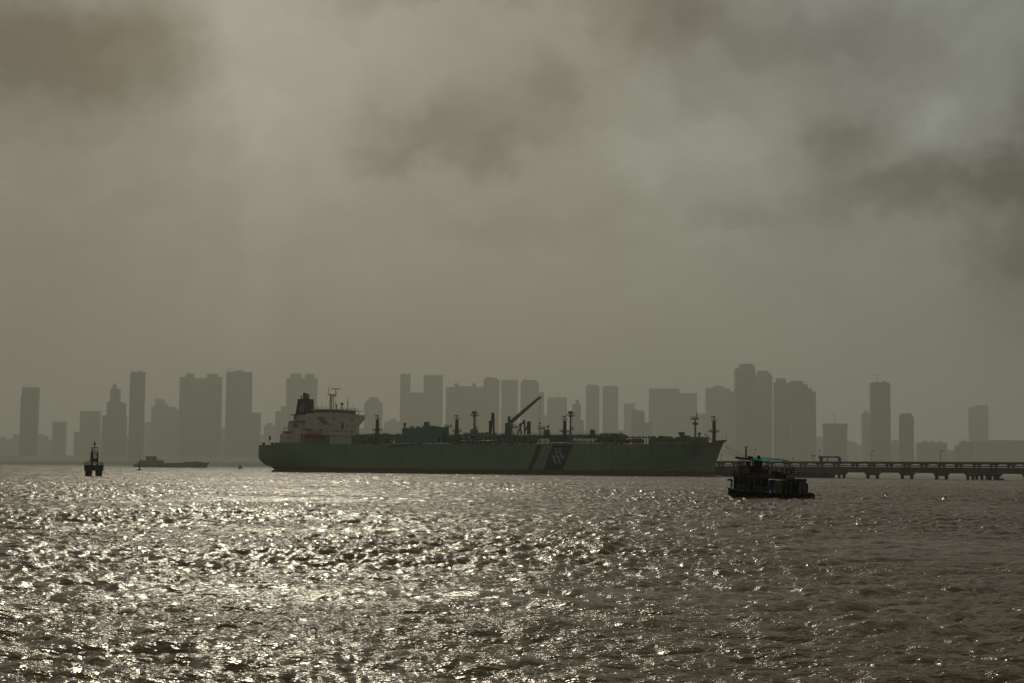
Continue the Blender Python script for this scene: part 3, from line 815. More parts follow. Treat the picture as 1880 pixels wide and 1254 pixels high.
clutter(930, 985, 798.5, 810.5, 170, 3, 'manifold', M_DKGREEN, -14, -4)
clutter(1106, 1144, 796.5, 811, 120, 4, 'manifold', M_DKGREEN)
clutter(710, 735, 806, 812, 14, 5, 'cargo_piping', M_DKGREEN)
clutter(985, 1100, 800, 803, 26, 6, 'valve_row', M_BROWN, -5, 0)
clutter(1020, 1030, 803, 809, 12, 7, 'valve_row', M_BROWN, -5, 0)
clutter(1093, 1103, 803, 810, 10, 8, 'valve_row', M_BROWN, -5, 0)
clutter(1152, 1178, 805.5, 812, 34, 9, 'cargo_piping', M_BROWN)
clutter(1196, 1270, 806, 812, 40, 10, 'mooring_gear', M_DKGREEN)
clutter(1055, 1090, 811, 813.5, 16, 11, 'mooring_gear', M_DKGREEN)
clutter(655, 735, 796.6, 799, 18, 12, 'valve_row', M_DKGREEN, -4, -3)
clutter(845, 935, 795.5, 798.5, 34, 13, 'valve_row', M_DKGREEN, -4, -2)
for x0, x1, y, v, r_ in ((848, 912, 809.5, -14, .42), (886, 919, 801, -10, .4), (832, 862, 802.8, -9, .3), (1000, 1040, 813.3, -16, .25), (1040, 1128, 813.6, -16, .22), (1206, 1262, 813.8, -15, .22)):
    mb = MB(); run(x0, x1, y, v, r_, mb)
    k = int((x1 - x0) / 9) + 1
    for i in range(k + 1): u = SU(x0 + (x1 - x0) * i / k, v); mb.box(u - .35, u + .35, v - .4, v + .4, Zm - .1, SZ(x0, y, v))
    mb.build('cargo_pipe', M_STEEL, tanker)
mb = MB(); u0, z0 = S(919, 801, -10); mb.tube([(u0, -10, z0), (u0 + .6, -10, z0 - .3), (u0 + .8, -10, z0 - 1.2), (u0 + .8, -10, z0 - 3)], .4, 8); mb.build('cargo_pipe', M_STEEL, tanker)
for x0, x1, y0, y1, v in ((1084.5, 1091, 788.7, 799, -2), (1000, 1008, 788.7, 799, -2), (1194.5, 1202.5, 801, 806, -6), (1206, 1212, 804.6, 812, -7)):
    mb = MB(); bx(mb, x0, x1, y0, y1, v - 1, v + 1, v); mb.build('deck_locker', M_DKGREEN, tanker)
for x0, x1, v in ((1029, 1041.5, 0), (1269, 1270, 0)): pass
mb = MB(); bx(mb, 1031, 1041.5, 799.6, 812, -2, 2, 0); mb.build('mast_house', M_DKGREEN, tanker)
u = SU(1006.2, -2); MB().tube([(u, -2, SZ(1006, 799, -2)), (u, -2, SZ(1006, 783.5, -2))], .4, 6, r2=.2).ball((u, -2, SZ(1006, 783, -2)), .7, 8).build('vent_post', M_DKGREEN, tanker)
def spool_stand(x, yt, v=-8):
    u, z = S(x, yt, v); mb = MB()
    for s_ in (-1.6, -.6, .6, 1.6): mb.bar((u + s_, v, Zm), (u + s_, v, z), .22)
    platform(mb, (u, v), 2.3, z); mb.build('access_tower', M_DKGREEN, tanker)
spool_stand(945.5, 784); spool_stand(995, 785.8)
u = SU(990.7, -8); MB().tube([(u, -8, SZ(990, 797, -8)), (u, -8, SZ(990, 777, -8))], .1, 5).ball((u, -8, SZ(990, 777.6, -8)), .5, 8, 1, 1, 1.5).build('antenna', M_DARK, tanker)
# hose handling frames
def frame(legs, w=.55):
    mb = MB()
    for (x0, y0, x1, y1) in legs:
        a = S(x0, y0, -9); c = S(x1, y1, -9); mb.bar((a[0], -9, a[1]), (c[0], -9, c[1]), w)
    return mb.build('hose_frame', M_DARK, tanker)
frame([(899.5, 813, 899.2, 774), (906.8, 813, 906.2, 774), (898.5, 773.6, 907, 773.6), (901.5, 795, 904.2, 759), (906.6, 774, 905.6, 759)], .75).name = 'hose_frame'
frame([(903, 759.3, 906.5, 759.3)], 1.0)
frame([(950.5, 797, 957.5, 777.5), (954, 777.5, 957.2, 797), (954.5, 777.5, 962, 777.5), (962.8, 772, 963.4, 797), (960, 777.5, 962, 771), (963.5, 791, 972, 776)], .65)
frame([(970.8, 797, 970.8, 774)], 1.5); frame([(971.5, 773.5, 964, 790)], .4)
# crane
ped = MB(); v = -3.0
bx(ped, 929.3, 937, 776.5, 814, v - 1.4, v + 1.4, v)
ped.prism([S(936.5, 788, v), S(940, 790, v), S(937, 797, v), S(936, 797, v)], v - .5, v + .5)
ped.tube([(SU(934, v), v, SZ(934, 777, v)), (SU(934.3, v), v, SZ(934, 765.5, v))], .75, 6); ped.box(SU(932.8, v), SU(936.8, v), v - .8, v + .8, SZ(934, 766, v), SZ(934, 764.7, v))
dco = ped.build('deck_crane', M_DKGREEN, tanker)
bm_ = MB(); bm_.prism([S(937, 772.5, v), S(939.5, 777.2, v), S(991.2, 730.6, v), S(990, 728.9, v), S(947, 764.5, v)], v - .9, v + .9)
for i in range(16):
    t_ = i / 15; x = 941 + t_ * 46; y = 769 - t_ * 37.5; a = S(x, y, v); bm_.bar((a[0], v, a[1]), (a[0] - .3, v, a[1] + .9), .1)
bm_.box(*(SU(988.5, v), SU(992, v)), v - .6, v + .6, SZ(990, 732.5, v), SZ(990, 728, v))
bm_.build('boom', M_DKGREEN, dco)
MB().bar((SU(990.6, v), v, SZ(990, 731, v)), (SU(990.6, v), v, SZ(990, 776, v)), .1).build('hoist_wire', M_DARK, dco)
MB().bar((SU(941.5, v), v, SZ(941, 778, v)), (SU(937.5, v), v, SZ(937, 790, v)), .45).build('luffing_ram', M_DARK, dco)
# ------------------------------------------------------------------ far shore and city
def CITY(Y): return 8200 + (Y - 4300) * 5.0
def P(x, y, Y):
    d = ray(x, y); return CP + d * (Y / d.y)
def facade(name, base, glass, fl=3.5, bay=5.0):
    mt = bpy.data.materials.new(name); mt.use_nodes = True; q = NB(mt.node_tree); bs = mt.node_tree.nodes['Principled BSDF']
    oc = q.new('ShaderNodeTexCoord').outputs['Object']; x, y, z = q.sep(oc)
    fz = q.m('FRACT', q.m('DIVIDE', z, fl)); fx = q.m('FRACT', q.m('DIVIDE', q.m('ADD', x, y), bay))
    w = q.m('MULTIPLY', q.m('MULTIPLY', q.m('GREATER_THAN', fz, .32), q.m('LESS_THAN', fz, .88)), q.m('MULTIPLY', q.m('GREATER_THAN', fx, .18), q.m('LESS_THAN', fx, .82)))
    n = q.noise(oc, .04, 4, .6)
    c = q.mix(q.maprange(n, .3, .7, 0, 1), tuple(k * .75 for k in base) + (1,), tuple(base) + (1,))
    q.put(bs.inputs['Base Color'], q.mix(w, c, tuple(glass) + (1,)))
    q.put(bs.inputs['Roughness'], q.mix(w, .8, .25, t='FLOAT'))
    return mt
FAC = [facade('concrete facade', (.24, .22, .19), (.05, .055, .06)), facade('glazed facade', (.15, .15, .14), (.04, .05, .055), 3.8, 3.2),
       facade('pale facade', (.32, .30, .26), (.06, .06, .06), 3.3, 6.5), facade('dark facade', (.10, .10, .09), (.035, .038, .04), 3.6, 4.2)]
M_CONC = paint('raw concrete', (.22, .20, .17), .85, var=.2, scale=.05, streak=True)
M_LAND = paint('muddy shore', (.06, .055, .04), .9, var=.3, scale=.02)
M_TREE = paint('shore foliage', (.035, .045, .022), .9, var=.4, scale=.1)

def bayed(mb, x0, x1, y0, y1, z0, z1, g, balcony=True):
    """block with recessed window bays down its front and sides and a parapet"""
    n = max(2, int(round((x1 - x0) / 9.0))); w = (x1 - x0) / n; r = min(1.3, w * .16); pts = []
    for i in range(n):
        a = x0 + i * w
        pts += [(a, y0), (a + w * .28, y0), (a + w * .28, y0 + r), (a + w * .72, y0 + r), (a + w * .72, y0)]
    pts += [(x1, y0), (x1, y1), (x0, y1)]
    mb.extr(pts, z0, z1)
    if balcony and x1 - x0 > 20:
        for i in range(n):
            a = x0 + i * w + w * .3
            z = z0 + 12.0
            while z < z1 - 6:
                mb.box(a, a + w * .4, y0 - .9, y0 + r - .05, z, z + 1.1); z += 7.0
TOW = [
 # segments (x0, x1, ytop), distance, facade, label, extras
 ([(40, 69.5, 711), (38, 68.5, 728)], 4500, 3, 'lone slim tower at far left of the skyline with a crane on its roof', {}),
 ([(96.5, 120, 775)], 4800, 0, 'short plain block between the far left tower and the flat topped block', {}),
 ([(147, 182.5, 755), (136, 148, 793)], 4700, 2, 'flat topped mid height block with a lower left step, above the beacon', {}),
 ([(187.6, 230.5, 763), (196, 226, 738), (225, 231, 742), (202.5, 219, 714), (207, 213, 706)], 4500, 1, 'stepped tower rising to a narrow spire, just left of the slim rounded tower', {'spire': (210, 700)}),
 ([(239, 264, 686), (240, 265.5, 682.5)], 4400, 0, 'slim tall tower with a rounded crown above the left buoy', {'round': True}),
 ([(278, 323, 747), (284, 301, 733), (300, 308, 741), (322, 330, 754)], 4900, 0, 'mid height stepped tower between the slim rounded tower and the wide twin crowned slab', {}),
 ([(330, 406, 695), (330, 355, 692), (341, 355, 686), (380, 398, 686), (380, 406, 692)], 4600, 2, 'very wide tall slab with two raised roof corners above the distant dredger', {}),
 ([(415.6, 462, 683), (462, 477.5, 758), (430, 446, 680.5)], 4650, 0, 'tall broad tower with a lower shoulder on its right, left of the ship stern', {}),
 ([(484, 505, 782), (489, 500, 776)], 5000, 0, 'low stepped block directly above the ship stern', {}),
 ([(525.6, 582, 694.6), (533, 553, 686), (560, 576, 686), (516, 526, 746), (505.5, 517, 755)], 4800, 2, 'tall tower with two square roof heads rising behind the ship funnel', {}),
 ([(668.7, 702, 739), (673, 697, 734), (678, 693, 729)], 4850, 0, 'mid height tower with a stepped cap just right of the ship bridge', {}),
 ([(705.5, 736, 774), (714, 728.5, 771), (716.5, 726, 768.7)], 5000, 0, 'low block with a small domed roof, right of the first red vent mast', {}),
 ([(735, 753.3, 687), (753.3, 778, 721)], 4900, 1, 'slim tall tower with a lower block filling the gap to its right', {}),
 ([(778, 813, 689)], 4850, 2, 'plain tall flat topped tower above the green compressor house', {}),
 ([(819, 888, 711), (834, 867, 709), (834, 842, 704), (867, 874, 704)], 4700, 0, 'wide mid height slab with two small roof turrets left of the deck crane', {}),
 ([(888, 917, 698), (890, 913, 694), (893, 908, 693)], 4800, 1, 'tower with a softly rounded top, first of three standing close together behind the crane', {}),
 ([(920.4, 951, 698)], 4900, 2, 'flat topped tower in the middle of the three close together behind the crane', {}),
 ([(956, 989, 702), (958, 987, 699.5), (960, 985, 697.5), (989, 999, 720)], 4850, 1, 'tower with cut corners at its top, last of three behind the crane boom', {}),
 ([(1005, 1041, 730)], 4950, 0, 'mid height flat block right of the crane boom tip with a little crane on top', {}),
 ([(1051, 1066.5, 742), (1057, 1062.5, 734), (1066, 1072, 772)], 4600, 3, 'narrow darker pointed block beside the green lamp mast', {}),
 ([(1076, 1100.5, 710), (1078, 1098, 706.6)], 4850, 0, 'left one of the two slim twin towers above the middle of the hull', {}),
 ([(1107, 1135, 711), (1109, 1133, 708.5)], 4850, 2, 'right one of the two slim twin towers above the middle of the hull', {}),
 ([(1146, 1154, 741), (1156, 1166, 740), (1146, 1166, 744)], 5100, 0, 'small ribbed block between the twin towers and the domed low tower', {}),
 ([(1159.6, 1183.5, 756), (1162, 1181, 753), (1183.5, 1198, 775.5)], 4500, 1, 'low dark rounded block in front of the wide flat slab', {'spire': (1170, 739)}),
 ([(1192, 1248, 715), (1193, 1246, 713.5), (1248, 1280, 722)], 4900, 0, 'wide flat slab with a lower right wing behind the foremast', {}),
 ([(1280, 1297, 760)], 5100, 0, 'low plain block filling the gap right of the wide flat slab', {}),
 ([(1296.5, 1341, 713), (1310, 1329, 708.5), (1291, 1297, 759.6)], 4750, 2, 'square headed tower above the ship bow', {}),
 ([(1336, 1352, 719)], 4700, 0, 'narrow block leaning against the left flank of the tallest tower', {}),
 ([(1350, 1387, 677), (1358, 1385, 669.3), (1362, 1380, 668)], 4450, 0, 'tallest tower of the skyline with a raised square head', {}),
 ([(1386.5, 1418, 690), (1390, 1416, 685), (1392, 1411, 681)], 4500, 2, 'second tallest tower joined to the right side of the tallest', {}),
 ([(1422, 1451, 703), (1426, 1443, 694.7)], 4450, 1, 'tower with a small raised cap between the tallest pair and the sloping topped tower', {}),
 ([(1453, 1475, 700), (1475, 1483, 706), (1483, 1491, 713), (1491, 1498, 719)], 4400, 1, 'bulky tower whose roof steps down to the right above the small ferry', {}),
 ([(1514, 1555.5, 783), (1513, 1556.5, 777.5)], 4350, 3, 'squat flared topped building with a crane on its roof above the pipe portal', {}),
 ([(1584, 1600, 759), (1588, 1594, 755)], 4700, 1, 'slim shorter tower tucked against the left of the flared crowned tower', {}),
 ([(1600, 1634.5, 711), (1599, 1635.5, 707), (1600, 1634, 703), (1602, 1632, 701.5)], 4350, 3, 'tall dark tower with a flared crown and a crane on top above the jetty', {}),
 ([(1635, 1653, 812), (1639, 1649, 808)], 4800, 0, 'low block between the flared crowned tower and the narrow dark tower', {}),
 ([(1654, 1677.5, 765), (1656, 1674.5, 759)], 4300, 3, 'narrow dark mid height tower right of the flared crowned tower', {}),
 ([(1685, 1739, 813), (1694.5, 1703, 810), (1709, 1717, 810), (1722, 1730, 810)], 4500, 0, 'low wide building with three small roof boxes behind the jetty', {}),
 ([(1739, 1755, 827)], 4700, 0, 'very low block right of the three boxed building', {}),
 ([(1764, 1787.5, 811), (1754, 1765, 818)], 4400, 3, 'low building with a little crane left of the long shed', {}),
 ([(1780.5, 1814.5, 748), (1793, 1814.5, 744)], 4900, 2, 'lone tower at the right with a thin aerial above the long shed', {'spire': (1798, 737)}),
 ([(1792, 1818, 810), (1818, 1950, 809)], 4450, 1, 'long low shed running out of the right edge of the photo', {}),
]
rc = random.Random(4)
def tower(segs, Y, fi, label, ex, group=None, name='tower_block', cat='building', dep=None):
    Y = CITY(Y)
    x0, x1, yt = segs[0]; c = P((x0 + x1) / 2, yt, Y)
    t_ = empty(name, (c.x, Y, 0.5), 0, label, cat, group)
    for i, (a, b_, y) in enumerate(segs):
        pa, pb = P(a, y, Y), P(b_, y, Y); w = pb.x - pa.x
        lower = min([s[2] for s in segs]) < y or i == 0
        top_ = P((a + b_) / 2, y, Y).z
        others = [s for s in segs if s is not segs[i] and s[0] < (a + b_) / 2 < s[1] and s[2] > y]
        zb = 0.0
        nm = 'wall'
        if others:
            zb = P((a + b_) / 2, min(s[2] for s in others), Y).z - 0.5; nm = 'roof_block'
        d_ = (dep or max(18, min(45, w * .8))); ins = .12 * i + (1.5 if nm == 'roof_block' and w < (P(x1, y, Y).x - P(x0, y, Y).x) * .9 else 0)
        mb = MB()
        bayed(mb, pa.x - c.x, pb.x - c.x, ins, d_ - ins, zb - .5, top_ - .5, rc, nm == 'wall')
        if nm == 'wall' and w > 18:
            mb.box(pa.x - c.x + .4, pb.x - c.x - .4, .5, d_ - .5, top_ - .5, top_ + .7)
        o = mb.build(nm, FAC[fi], t_)
    if ex.get('spire'):
        p = P(ex['spire'][0], ex['spire'][1], Y); q_ = P(ex['spire'][0], segs[-1][2], Y)
        if q_.z > p.z - 3: q_.z = p.z - 12
        MB().tube([(p.x - c.x, 6, q_.z - 4), (p.x - c.x, 6, p.z)], 1.2, 6, r2=.4).build('spire', M_CONC, t_)
    if w > 14 or len(segs) == 1:
        pa = P(segs[0][0], segs[0][2], Y); hgt = pa.z
        k = rc.uniform(-.25, .25) * (P(x1, yt, Y).x - pa.x)
        MB().box(k - 3, k + 3, 8, 14, hgt - .6, hgt + 3.5).build('water_tank', M_CONC, t_)
    top_s = min(segs, key=lambda q: q[2]); pa, pb = P(top_s[0], top_s[2], Y), P(top_s[1], top_s[2], Y); w = pb.x - pa.x
    for _ in range(rc.choice([1, 2, 3]) if w > 12 else 1):
        k = rc.uniform(pa.x - c.x + 1.5, pb.x - c.x - 6); ww = rc.uniform(2.5, max(3.5, w * .18)); hh_ = rc.uniform(1.5, 6.5)
        if rc.random() < .25: MB().tube([(k + 2, 9, pa.z - .8), (k + 2, 9, pa.z + rc.uniform(6, 13))], .35, 5).build('aerial', M_DARK, t_)
        else: MB().box(k, k + ww, 7, 13, pa.z - .7, pa.z + hh_).box(k + .3, k + ww - .3, 7.4, 12.6, pa.z + hh_, pa.z + hh_ + .8).build('roof_plant', M_CONC, t_)
    return t_
for s_ in TOW: tower(*s_)
LOW = [
 (-25, 8, 803, 'low hazy block cut off by the left edge of the photo'),
 (8, 14, 810, 'lowest little roof just right of the block cut by the left edge'),
 (14, 24, 806, 'small low block midway between the left edge and the lone slim tower'),
 (24, 40, 798, 'low block touching the left foot of the lone slim tower at far left'),
 (66, 80, 797.5, 'low block touching the right foot of the lone slim tower at far left'),
 (80, 88, 801, 'narrow low block, second one right of the lone slim tower at far left'),
 (88, 97, 808, 'lower step joined to the left side of the short plain block'),
 (120, 131, 836, 'very low roof in the bright gap above and left of the beacon'),
 (231, 240, 800, 'thin low block wedged between the spired tower and the slim rounded tower'),
 (264, 279, 775, 'low block joined to the right side of the slim rounded tower'),
 (406, 416, 786, 'thin low block in the slot right of the wide twin cornered slab'),
 (477, 484, 800, 'thin low block left of the ship stern at the foot of the broad tower'),
 (505, 520, 779, 'low block under the left shoulder of the two headed tower behind the funnel'),
 (582, 600, 790, 'low block hidden behind the radar mast of the ship'),
 (640, 669, 786, 'low block behind the right bridge wing of the ship'),
 (700, 712, 788, 'low block right of the stepped cap tower beyond the first red mast'),
 (999, 1006, 763, 'thin block in the slot right of the tower with cut corners'),
 (1041, 1052, 790, 'low block between the flat block and the dark pointed block'),
 (1072, 1078, 790, 'thin low block left of the slim twin towers'),
 (1100, 1108, 800, 'low roof in the bright slot between the slim twin towers'),
 (1135, 1147, 790, 'low block right of the slim twin towers'),
 (1498, 1513, 802, 'low block right of the bulky tower with the stepped roof'),
 (1556, 1566, 810, 'low block right of the squat flared topped building'),
 (1566, 1573, 812.5, 'second roof right of the squat flared topped building, slightly lower'),
 (1573, 1585, 817, 'third and lowest roof right of the squat flared topped building'),
 (1677, 1680, 829, 'sliver of low roof in the gap right of the narrow dark tower'),
 (1755, 1765, 823, 'low block at the left foot of the building with the little crane'),
 (320, 332, 800, 'low block at the left foot of the wide twin cornered slab'),
 (180, 190, 797, 'low block at the left foot of the stepped spired tower'),
 (952, 958, 790, 'low roof in the slot beside the raised crane boom'),
 (813, 820, 795, 'low roof in the narrow slot right of the plain tower over the green house')]
for (a, b_, y, lb_l) in LOW:
    tower([(a, b_, y)], 5050 + rc.uniform(-60, 180), rc.choice([0, 2, 3]), lb_l, {}, 'low city blocks between the towers', 'city_block')
def tower_crane(x, ybase, ytop, xj0, xj1, Y, label, tilt=0.0):
    Y = CITY(Y); b0 = P(x, ybase, Y); tp = P(x, ytop, Y); j0 = P(xj0, ytop + tilt, Y); j1 = P(xj1, ytop - tilt, Y)
    t_ = empty('tower_crane', b0 + Vector((0, 12, 0)), 0, label, 'crane', 'tower cranes on the skyline')
    mb = MB(); h_ = tp.z - b0.z; lattice(mb, (0, 0, -.5), (0, 0, h_), 2.2, 2.2, 6, .35); mb.build('mast', M_DARK, t_)
    jb = MB(); a = Vector((j0.x - b0.x, 0, j0.z - b0.z)); c = Vector((j1.x - b0.x, 0, j1.z - b0.z))
    for dy_ in (-.8, .8): jb.bar(a + Vector((0, dy_, 0)), c + Vector((0, dy_, 0)), .6)
    jb.bar(a + Vector((0, 0, 1.6)), c + Vector((0, 0, 1.6)), .5)
    n = 14
    for i in range(n): jb.bar(a + (c - a) * (i / n), a + (c - a) * ((i + .5) / n) + Vector((0, 0, 1.6)), .35); jb.bar(a + (c - a) * ((i + 1) / n), a + (c - a) * ((i + .5) / n) + Vector((0, 0, 1.6)), .35)
    jb.build('jib', M_DARK, t_)
    MB().box(a.x - 2.5, a.x + 1.5, -1.6, 1.6, a.z - 3, a.z + .3).build('counterweight', M_CONC, t_)
    MB().box(-1.6, 1.6, -1.6, 1.6, h_ - 2.4, h_ + .2).build('cab', M_DARK, t_)
tower_crane(52, 711, 706, 43, 66, 4500, 'faint crane on the lone slim tower at the far left')
tower_crane(1612, 701.5, 688, 1604, 1623, 4350, 'crane on top of the tall dark tower with the flared crown')
tower_crane(1533, 777.5, 759.5, 1529, 1536.5, 4350, 'crane standing on the squat flared topped building')
tower_crane(1769, 811, 803.5, 1762.5, 1774, 4400, 'small crane on the low building left of the long shed', .5)
tower_crane(1027, 730, 722, 1022, 1030, 4950, 'tiny crane on the mid height flat block right of the boom tip')
tower_crane(421, 683, 677.5, 416, 424, 4650, 'faint crane at the left corner of the tall broad tower left of the stern')
tower_crane(1587, 757, 751.5, 1584, 1591, 4700, 'tiny crane on the slim shorter tower beside the flared crown')
# land: one low sheet reaching back behind the city, with an uneven skyline of ground
def make_land():
    xs = np.linspace(-8300, 8300, 330); ys = np.concatenate([np.linspace(7600, 7860, 10), np.linspace(8000, 13900, 16)])
    mb = MB(); n = len(xs)
    for j, y in enumerate(ys):
        for i, x in enumerate(xs):
            k = min(1, (y - 7600) / 160)
            z = -1.5 + 4.0 * k + min(1, max(0, (y - 8000) / 900)) * (20 + (22 if x < -900 else 0)) * float(vnoise(np.array([x + 8000]), np.array([y * .3]), 700, 19)[0] + .45) + k * 5 * float(vnoise(np.array([x + 8000]), np.array([y]), 170, 9)[0])
            mb.v.append((x, y + 25 * math.sin(x * .011) * (j == 0), z))
    mb.f = [(j * n + i, j * n + i + 1, (j + 1) * n + i + 1, (j + 1) * n + i) for j in range(len(ys) - 1) for i in range(n - 1)]
    mb.mi = [0] * len(mb.f)
    return mb.build('land', M_LAND, smooth=True)
tag(make_land(), 'low muddy shore under the city', 'shore', kind='structure')
# a ridge of hazy shore woods: clumps of small leafy faces
def make_woods():
    g = random.Random(12); vs = []; fs = []
    def clump(cx, cy, cz, r):
        for _ in range(26):
            a, e = g.uniform(0, 6.283), math.asin(g.uniform(-.4, 1)); q = r * g.uniform(.55, 1.05)
            p = Vector((cx + q * math.cos(a) * math.cos(e), cy + q * math.sin(a) * math.cos(e), cz + q * .8 * math.sin(e)))
            s_ = r * g.uniform(.25, .42); u_ = Vector((g.gauss(0, 1), g.gauss(0, 1), g.gauss(0, 1))).normalized(); w_ = u_.orthogonal().normalized() * s_; u2 = u_.cross(w_)
            k = len(vs); vs.extend([tuple(p + w_), tuple(p + u2), tuple(p - w_), tuple(p - u2)]); fs.append((k, k + 1, k + 2, k + 3))
    x = -3600.0
    while x < 3600:
        prof = 7 + 10 * float(vnoise(np.array([x + 5000]), np.array([0.0]), 260, 21)[0]) + (4 if x < -600 else 0)
        for row in range(3):
            r = g.uniform(6, 10); clump(x + g.uniform(-4, 4), 7680 + row * 35 + g.uniform(-10, 10), 2 + prof * g.uniform(.3, .95) * (.5 + .25 * row), r)
        x += g.uniform(6, 11)
    mb = MB(); mb.v = vs; mb.f = fs; mb.mi = [0] * len(fs)
    me = bpy.data.meshes.new('shore_woods'); me.from_pydata(vs, [], fs); me.materials.append(M_TREE)
    o = bpy.data.objects.new('shore_woods', me); COL.objects.link(o); return o
tag(make_woods(), 'dim belt of trees along the far shoreline', 'trees', kind='stuff')

# ------------------------------------------------------------------ jetty
JA, JB = Vector((P(1300, 860, 850).x, 850, 0)), Vector((P(1880, 860, 722).x, 722, 0))
jd = (JB - JA); JL = jd.length; jd.normalize(); JANG = math.atan2(jd.y, jd.x); jn = Vector((-jd.y, jd.x, 0))
def J(x, y, v=0.0):
    d = ray(x, y); pl = JA + jn * v; t_ = (pl - CP).dot(jn) / d.dot(jn); p = CP + d * t_
    return (p - JA).dot(jd), p.z
jetty = empty('jetty', JA, JANG, 'long concrete pipeline jetty on piles running right from the ship bow', 'jetty')
M_JET = paint('wet jetty concrete', (.075, .070, .058), .8, var=.3, scale=.15, streak=True)
M_PILE = paint('tidal pile concrete', (.040, .036, .028), .8, var=.35, scale=.3, streak=True)
M_PIPE = paint('dull pipe cladding', (.10, .098, .085), .45, metal=.3, var=.15, scale=.2, rust=.3)
ztop = J(1600, 857.5)[1]; zbot = J(1600, 867.6)[1]
j0, j1 = -30.0, JL + 60
jd_ = MB().box(j0, j1, 0, 8, zbot, ztop - .25)
jd_.box(j0, j1, -.25, 8.25, ztop - .25, ztop)
jd_.build('deck_girder', M_JET, jetty)
kb = MB()
for h_ in (.35, .85): kb.bar((j0, .05, ztop + h_), (j1, .05, ztop + h_), .09)
u = j0
while u < j1: kb.bar((u, .05, ztop - .05), (u, .05, ztop + .9), .1); u += 2.6
kb.build('railing', M_DARK, jetty)
zp = J(1600, 848.6)[1]
pp = MB()
for v, r_ in ((2.2, .42), (3.4, .36), (4.5, .42), (5.6, .3)): pp.tube([(j0, v, zp), (j1, v, zp)], r_, 8)
for v, r_ in ((2.6, .2), (3.8, .22)): pp.tube([(j0, v, ztop + .7), (j1, v, ztop + .7)], r_, 6)
pp.box(j0, j1, 1.5, 6.3, zp - .75, zp - .45)
pp.build('pipeline', M_PIPE, jetty)
tx = [1316, 1343, 1350, 1380, 1406, 1438, 1467, 1498, 1528, 1562, 1593, 1625, 1657, 1689, 1721, 1753, 1786, 1817, 1849, 1880, 1911]
for x in tx:
    mb = MB(); u = J(x, 851)[0]
    for du in (-1.25, 1.25):
        for v in (3.0, 3.9): mb.bar((u + du, v, ztop - .02), (u + du * .8, v, zp - .5), .36)
    mb.box(u - 1.5, u + 1.5, 1.7, 5.4, zp - 1.15, zp - .7)
    mb.bar((u - 1.25, 3.0, ztop + .1), (u - 1.25, 3.9, ztop + .1), .3); mb.bar((u + 1.25, 3.0, ztop + .1), (u + 1.25, 3.9, ztop + .1), .3)
    mb.build('trestle', M_JET, jetty)
zcap = J(1600, 871.2)[1]
caps = [(1587, 1609, 2), (1650.5, 1672, 2), (1713.5, 1735.5, 2), (1771, 1800.5, 4), (1805, 1832, 4), (1876, 1898, 2), (1515, 1548, 4)]
for (a, b_, n) in caps:
    ua_, ub2 = J(a, 875)[0], J(b_, 875)[0]
    mb = MB().box(ua_ - .3, ub2 + .3, .4, 3.4, zcap + .3, zbot - .02); mb.extr([(ua_ + .2, .8), (ub2 - .2, .8), (ub2 - .2, 3), (ua_ + .2, 3)], zcap - .35, zcap + .3)
    o = mb.build('pile_cap', M_JET, jetty)
    for i in range(n):
        w = .82 if n == 2 else .68; u = ua_ + w + (ub2 - ua_ - 2 * w) * (i / (n - 1)); u += .22 * math.sin(i * 3.1 + a)
        for v in (1.9,): MB().tube([(u, v, -3), (u, v, zcap - .3)], w, 12).build('pile', M_PILE, o, smooth=True)
sol = MB(); ua_, ub2 = J(1300, 870)[0], J(1514.5, 870)[0]
sol.box(ua_ - 20, ub2, -.6, 7, zcap - .4, zbot - .03); sol.box(ua_ - 20, ub2, .2, 6, -2, zcap - .35)
u = ua_
while u < ub2 - 1: sol.box(u, u + .5, -.9, -.55, zcap - 1.4, zbot - .3); u += 4.5
sol.build('fender_wall', M_PILE, jetty)
# pipe expansion loop standing above the deck
lp = MB(); ua_, uc = J(1501, 840)[0], J(1534.5, 840)[0]; zl_ = J(1515, 838.8)[1]
for v in (2.4, 3.8): lp.tube([(ua_, v, zp), (ua_, v, zl_ - .5), (ua_ + .25, v, zl_ - .12), (ua_ + .9, v, zl_), (uc - 1.1, v, zl_), (uc - .4, v, zl_ - .2), (uc, v, zl_ - .9), (uc, v, zp)], .42, 8)
lp.tube([(ua_ - 1.0, 2.4, zl_), (ua_ + 1, 2.4, zl_)], .5, 8)
lp.build('pipe_loop', M_PIPE, jetty)
MB().bar((J(1513, 845)[0], 3, zp), (J(1513, 845)[0], 3, zl_ - .3), .35).build('loop_support', M_JET, jetty)
def lamp(x, ytop, label, arms=1):
    u, z = J(x, ytop, 7.2); p = JA + jd * u + jn * 7.2
    t_ = empty('lamp_post', (p.x, p.y, ztop), JANG, label, 'lamp post', 'lamp posts along the jetty'); h_ = z - ztop
    MB().tube([(0, 0, -.02), (0, 0, h_)], .13, 6, r2=.08).build('pole', M_DARK, t_)
    for k in range(arms):
        s_ = (1, -1, 0)[k]
        hd = MB().tube([(0, 0, h_ - .3), (s_ * .5, -.1, h_ + .1), (s_ * 1.0, -.2, h_ + .05)], .07, 5); hd.box(s_ * 1.0 - .35, s_ * 1.0 + .35, -.42, .02, h_ - .12, h_ + .18)
        hd.build('lamp_head', M_DARK, t_)
lamp(1385.5, 825.5, 'tall lamp post between the ship bow and the small ferry mast')
lamp(1454.5, 840, 'shortest lamp post on the jetty above the stern of the small ferry')
lamp(1503.6, 826.5, 'lamp post rising behind the left end of the pipe loop')
lamp(1493.5, 837, 'low lamp post with three heads left of the pipe loop', 3)
lamp(1600.5, 827.5, 'lamp post in the middle of the open jetty right of the pipe loop')
lamp(1726.5, 828, 'rightmost lamp post on the jetty')
lamp(1323.5, 834.5, 'lamp post on the jetty directly under the ship bow')
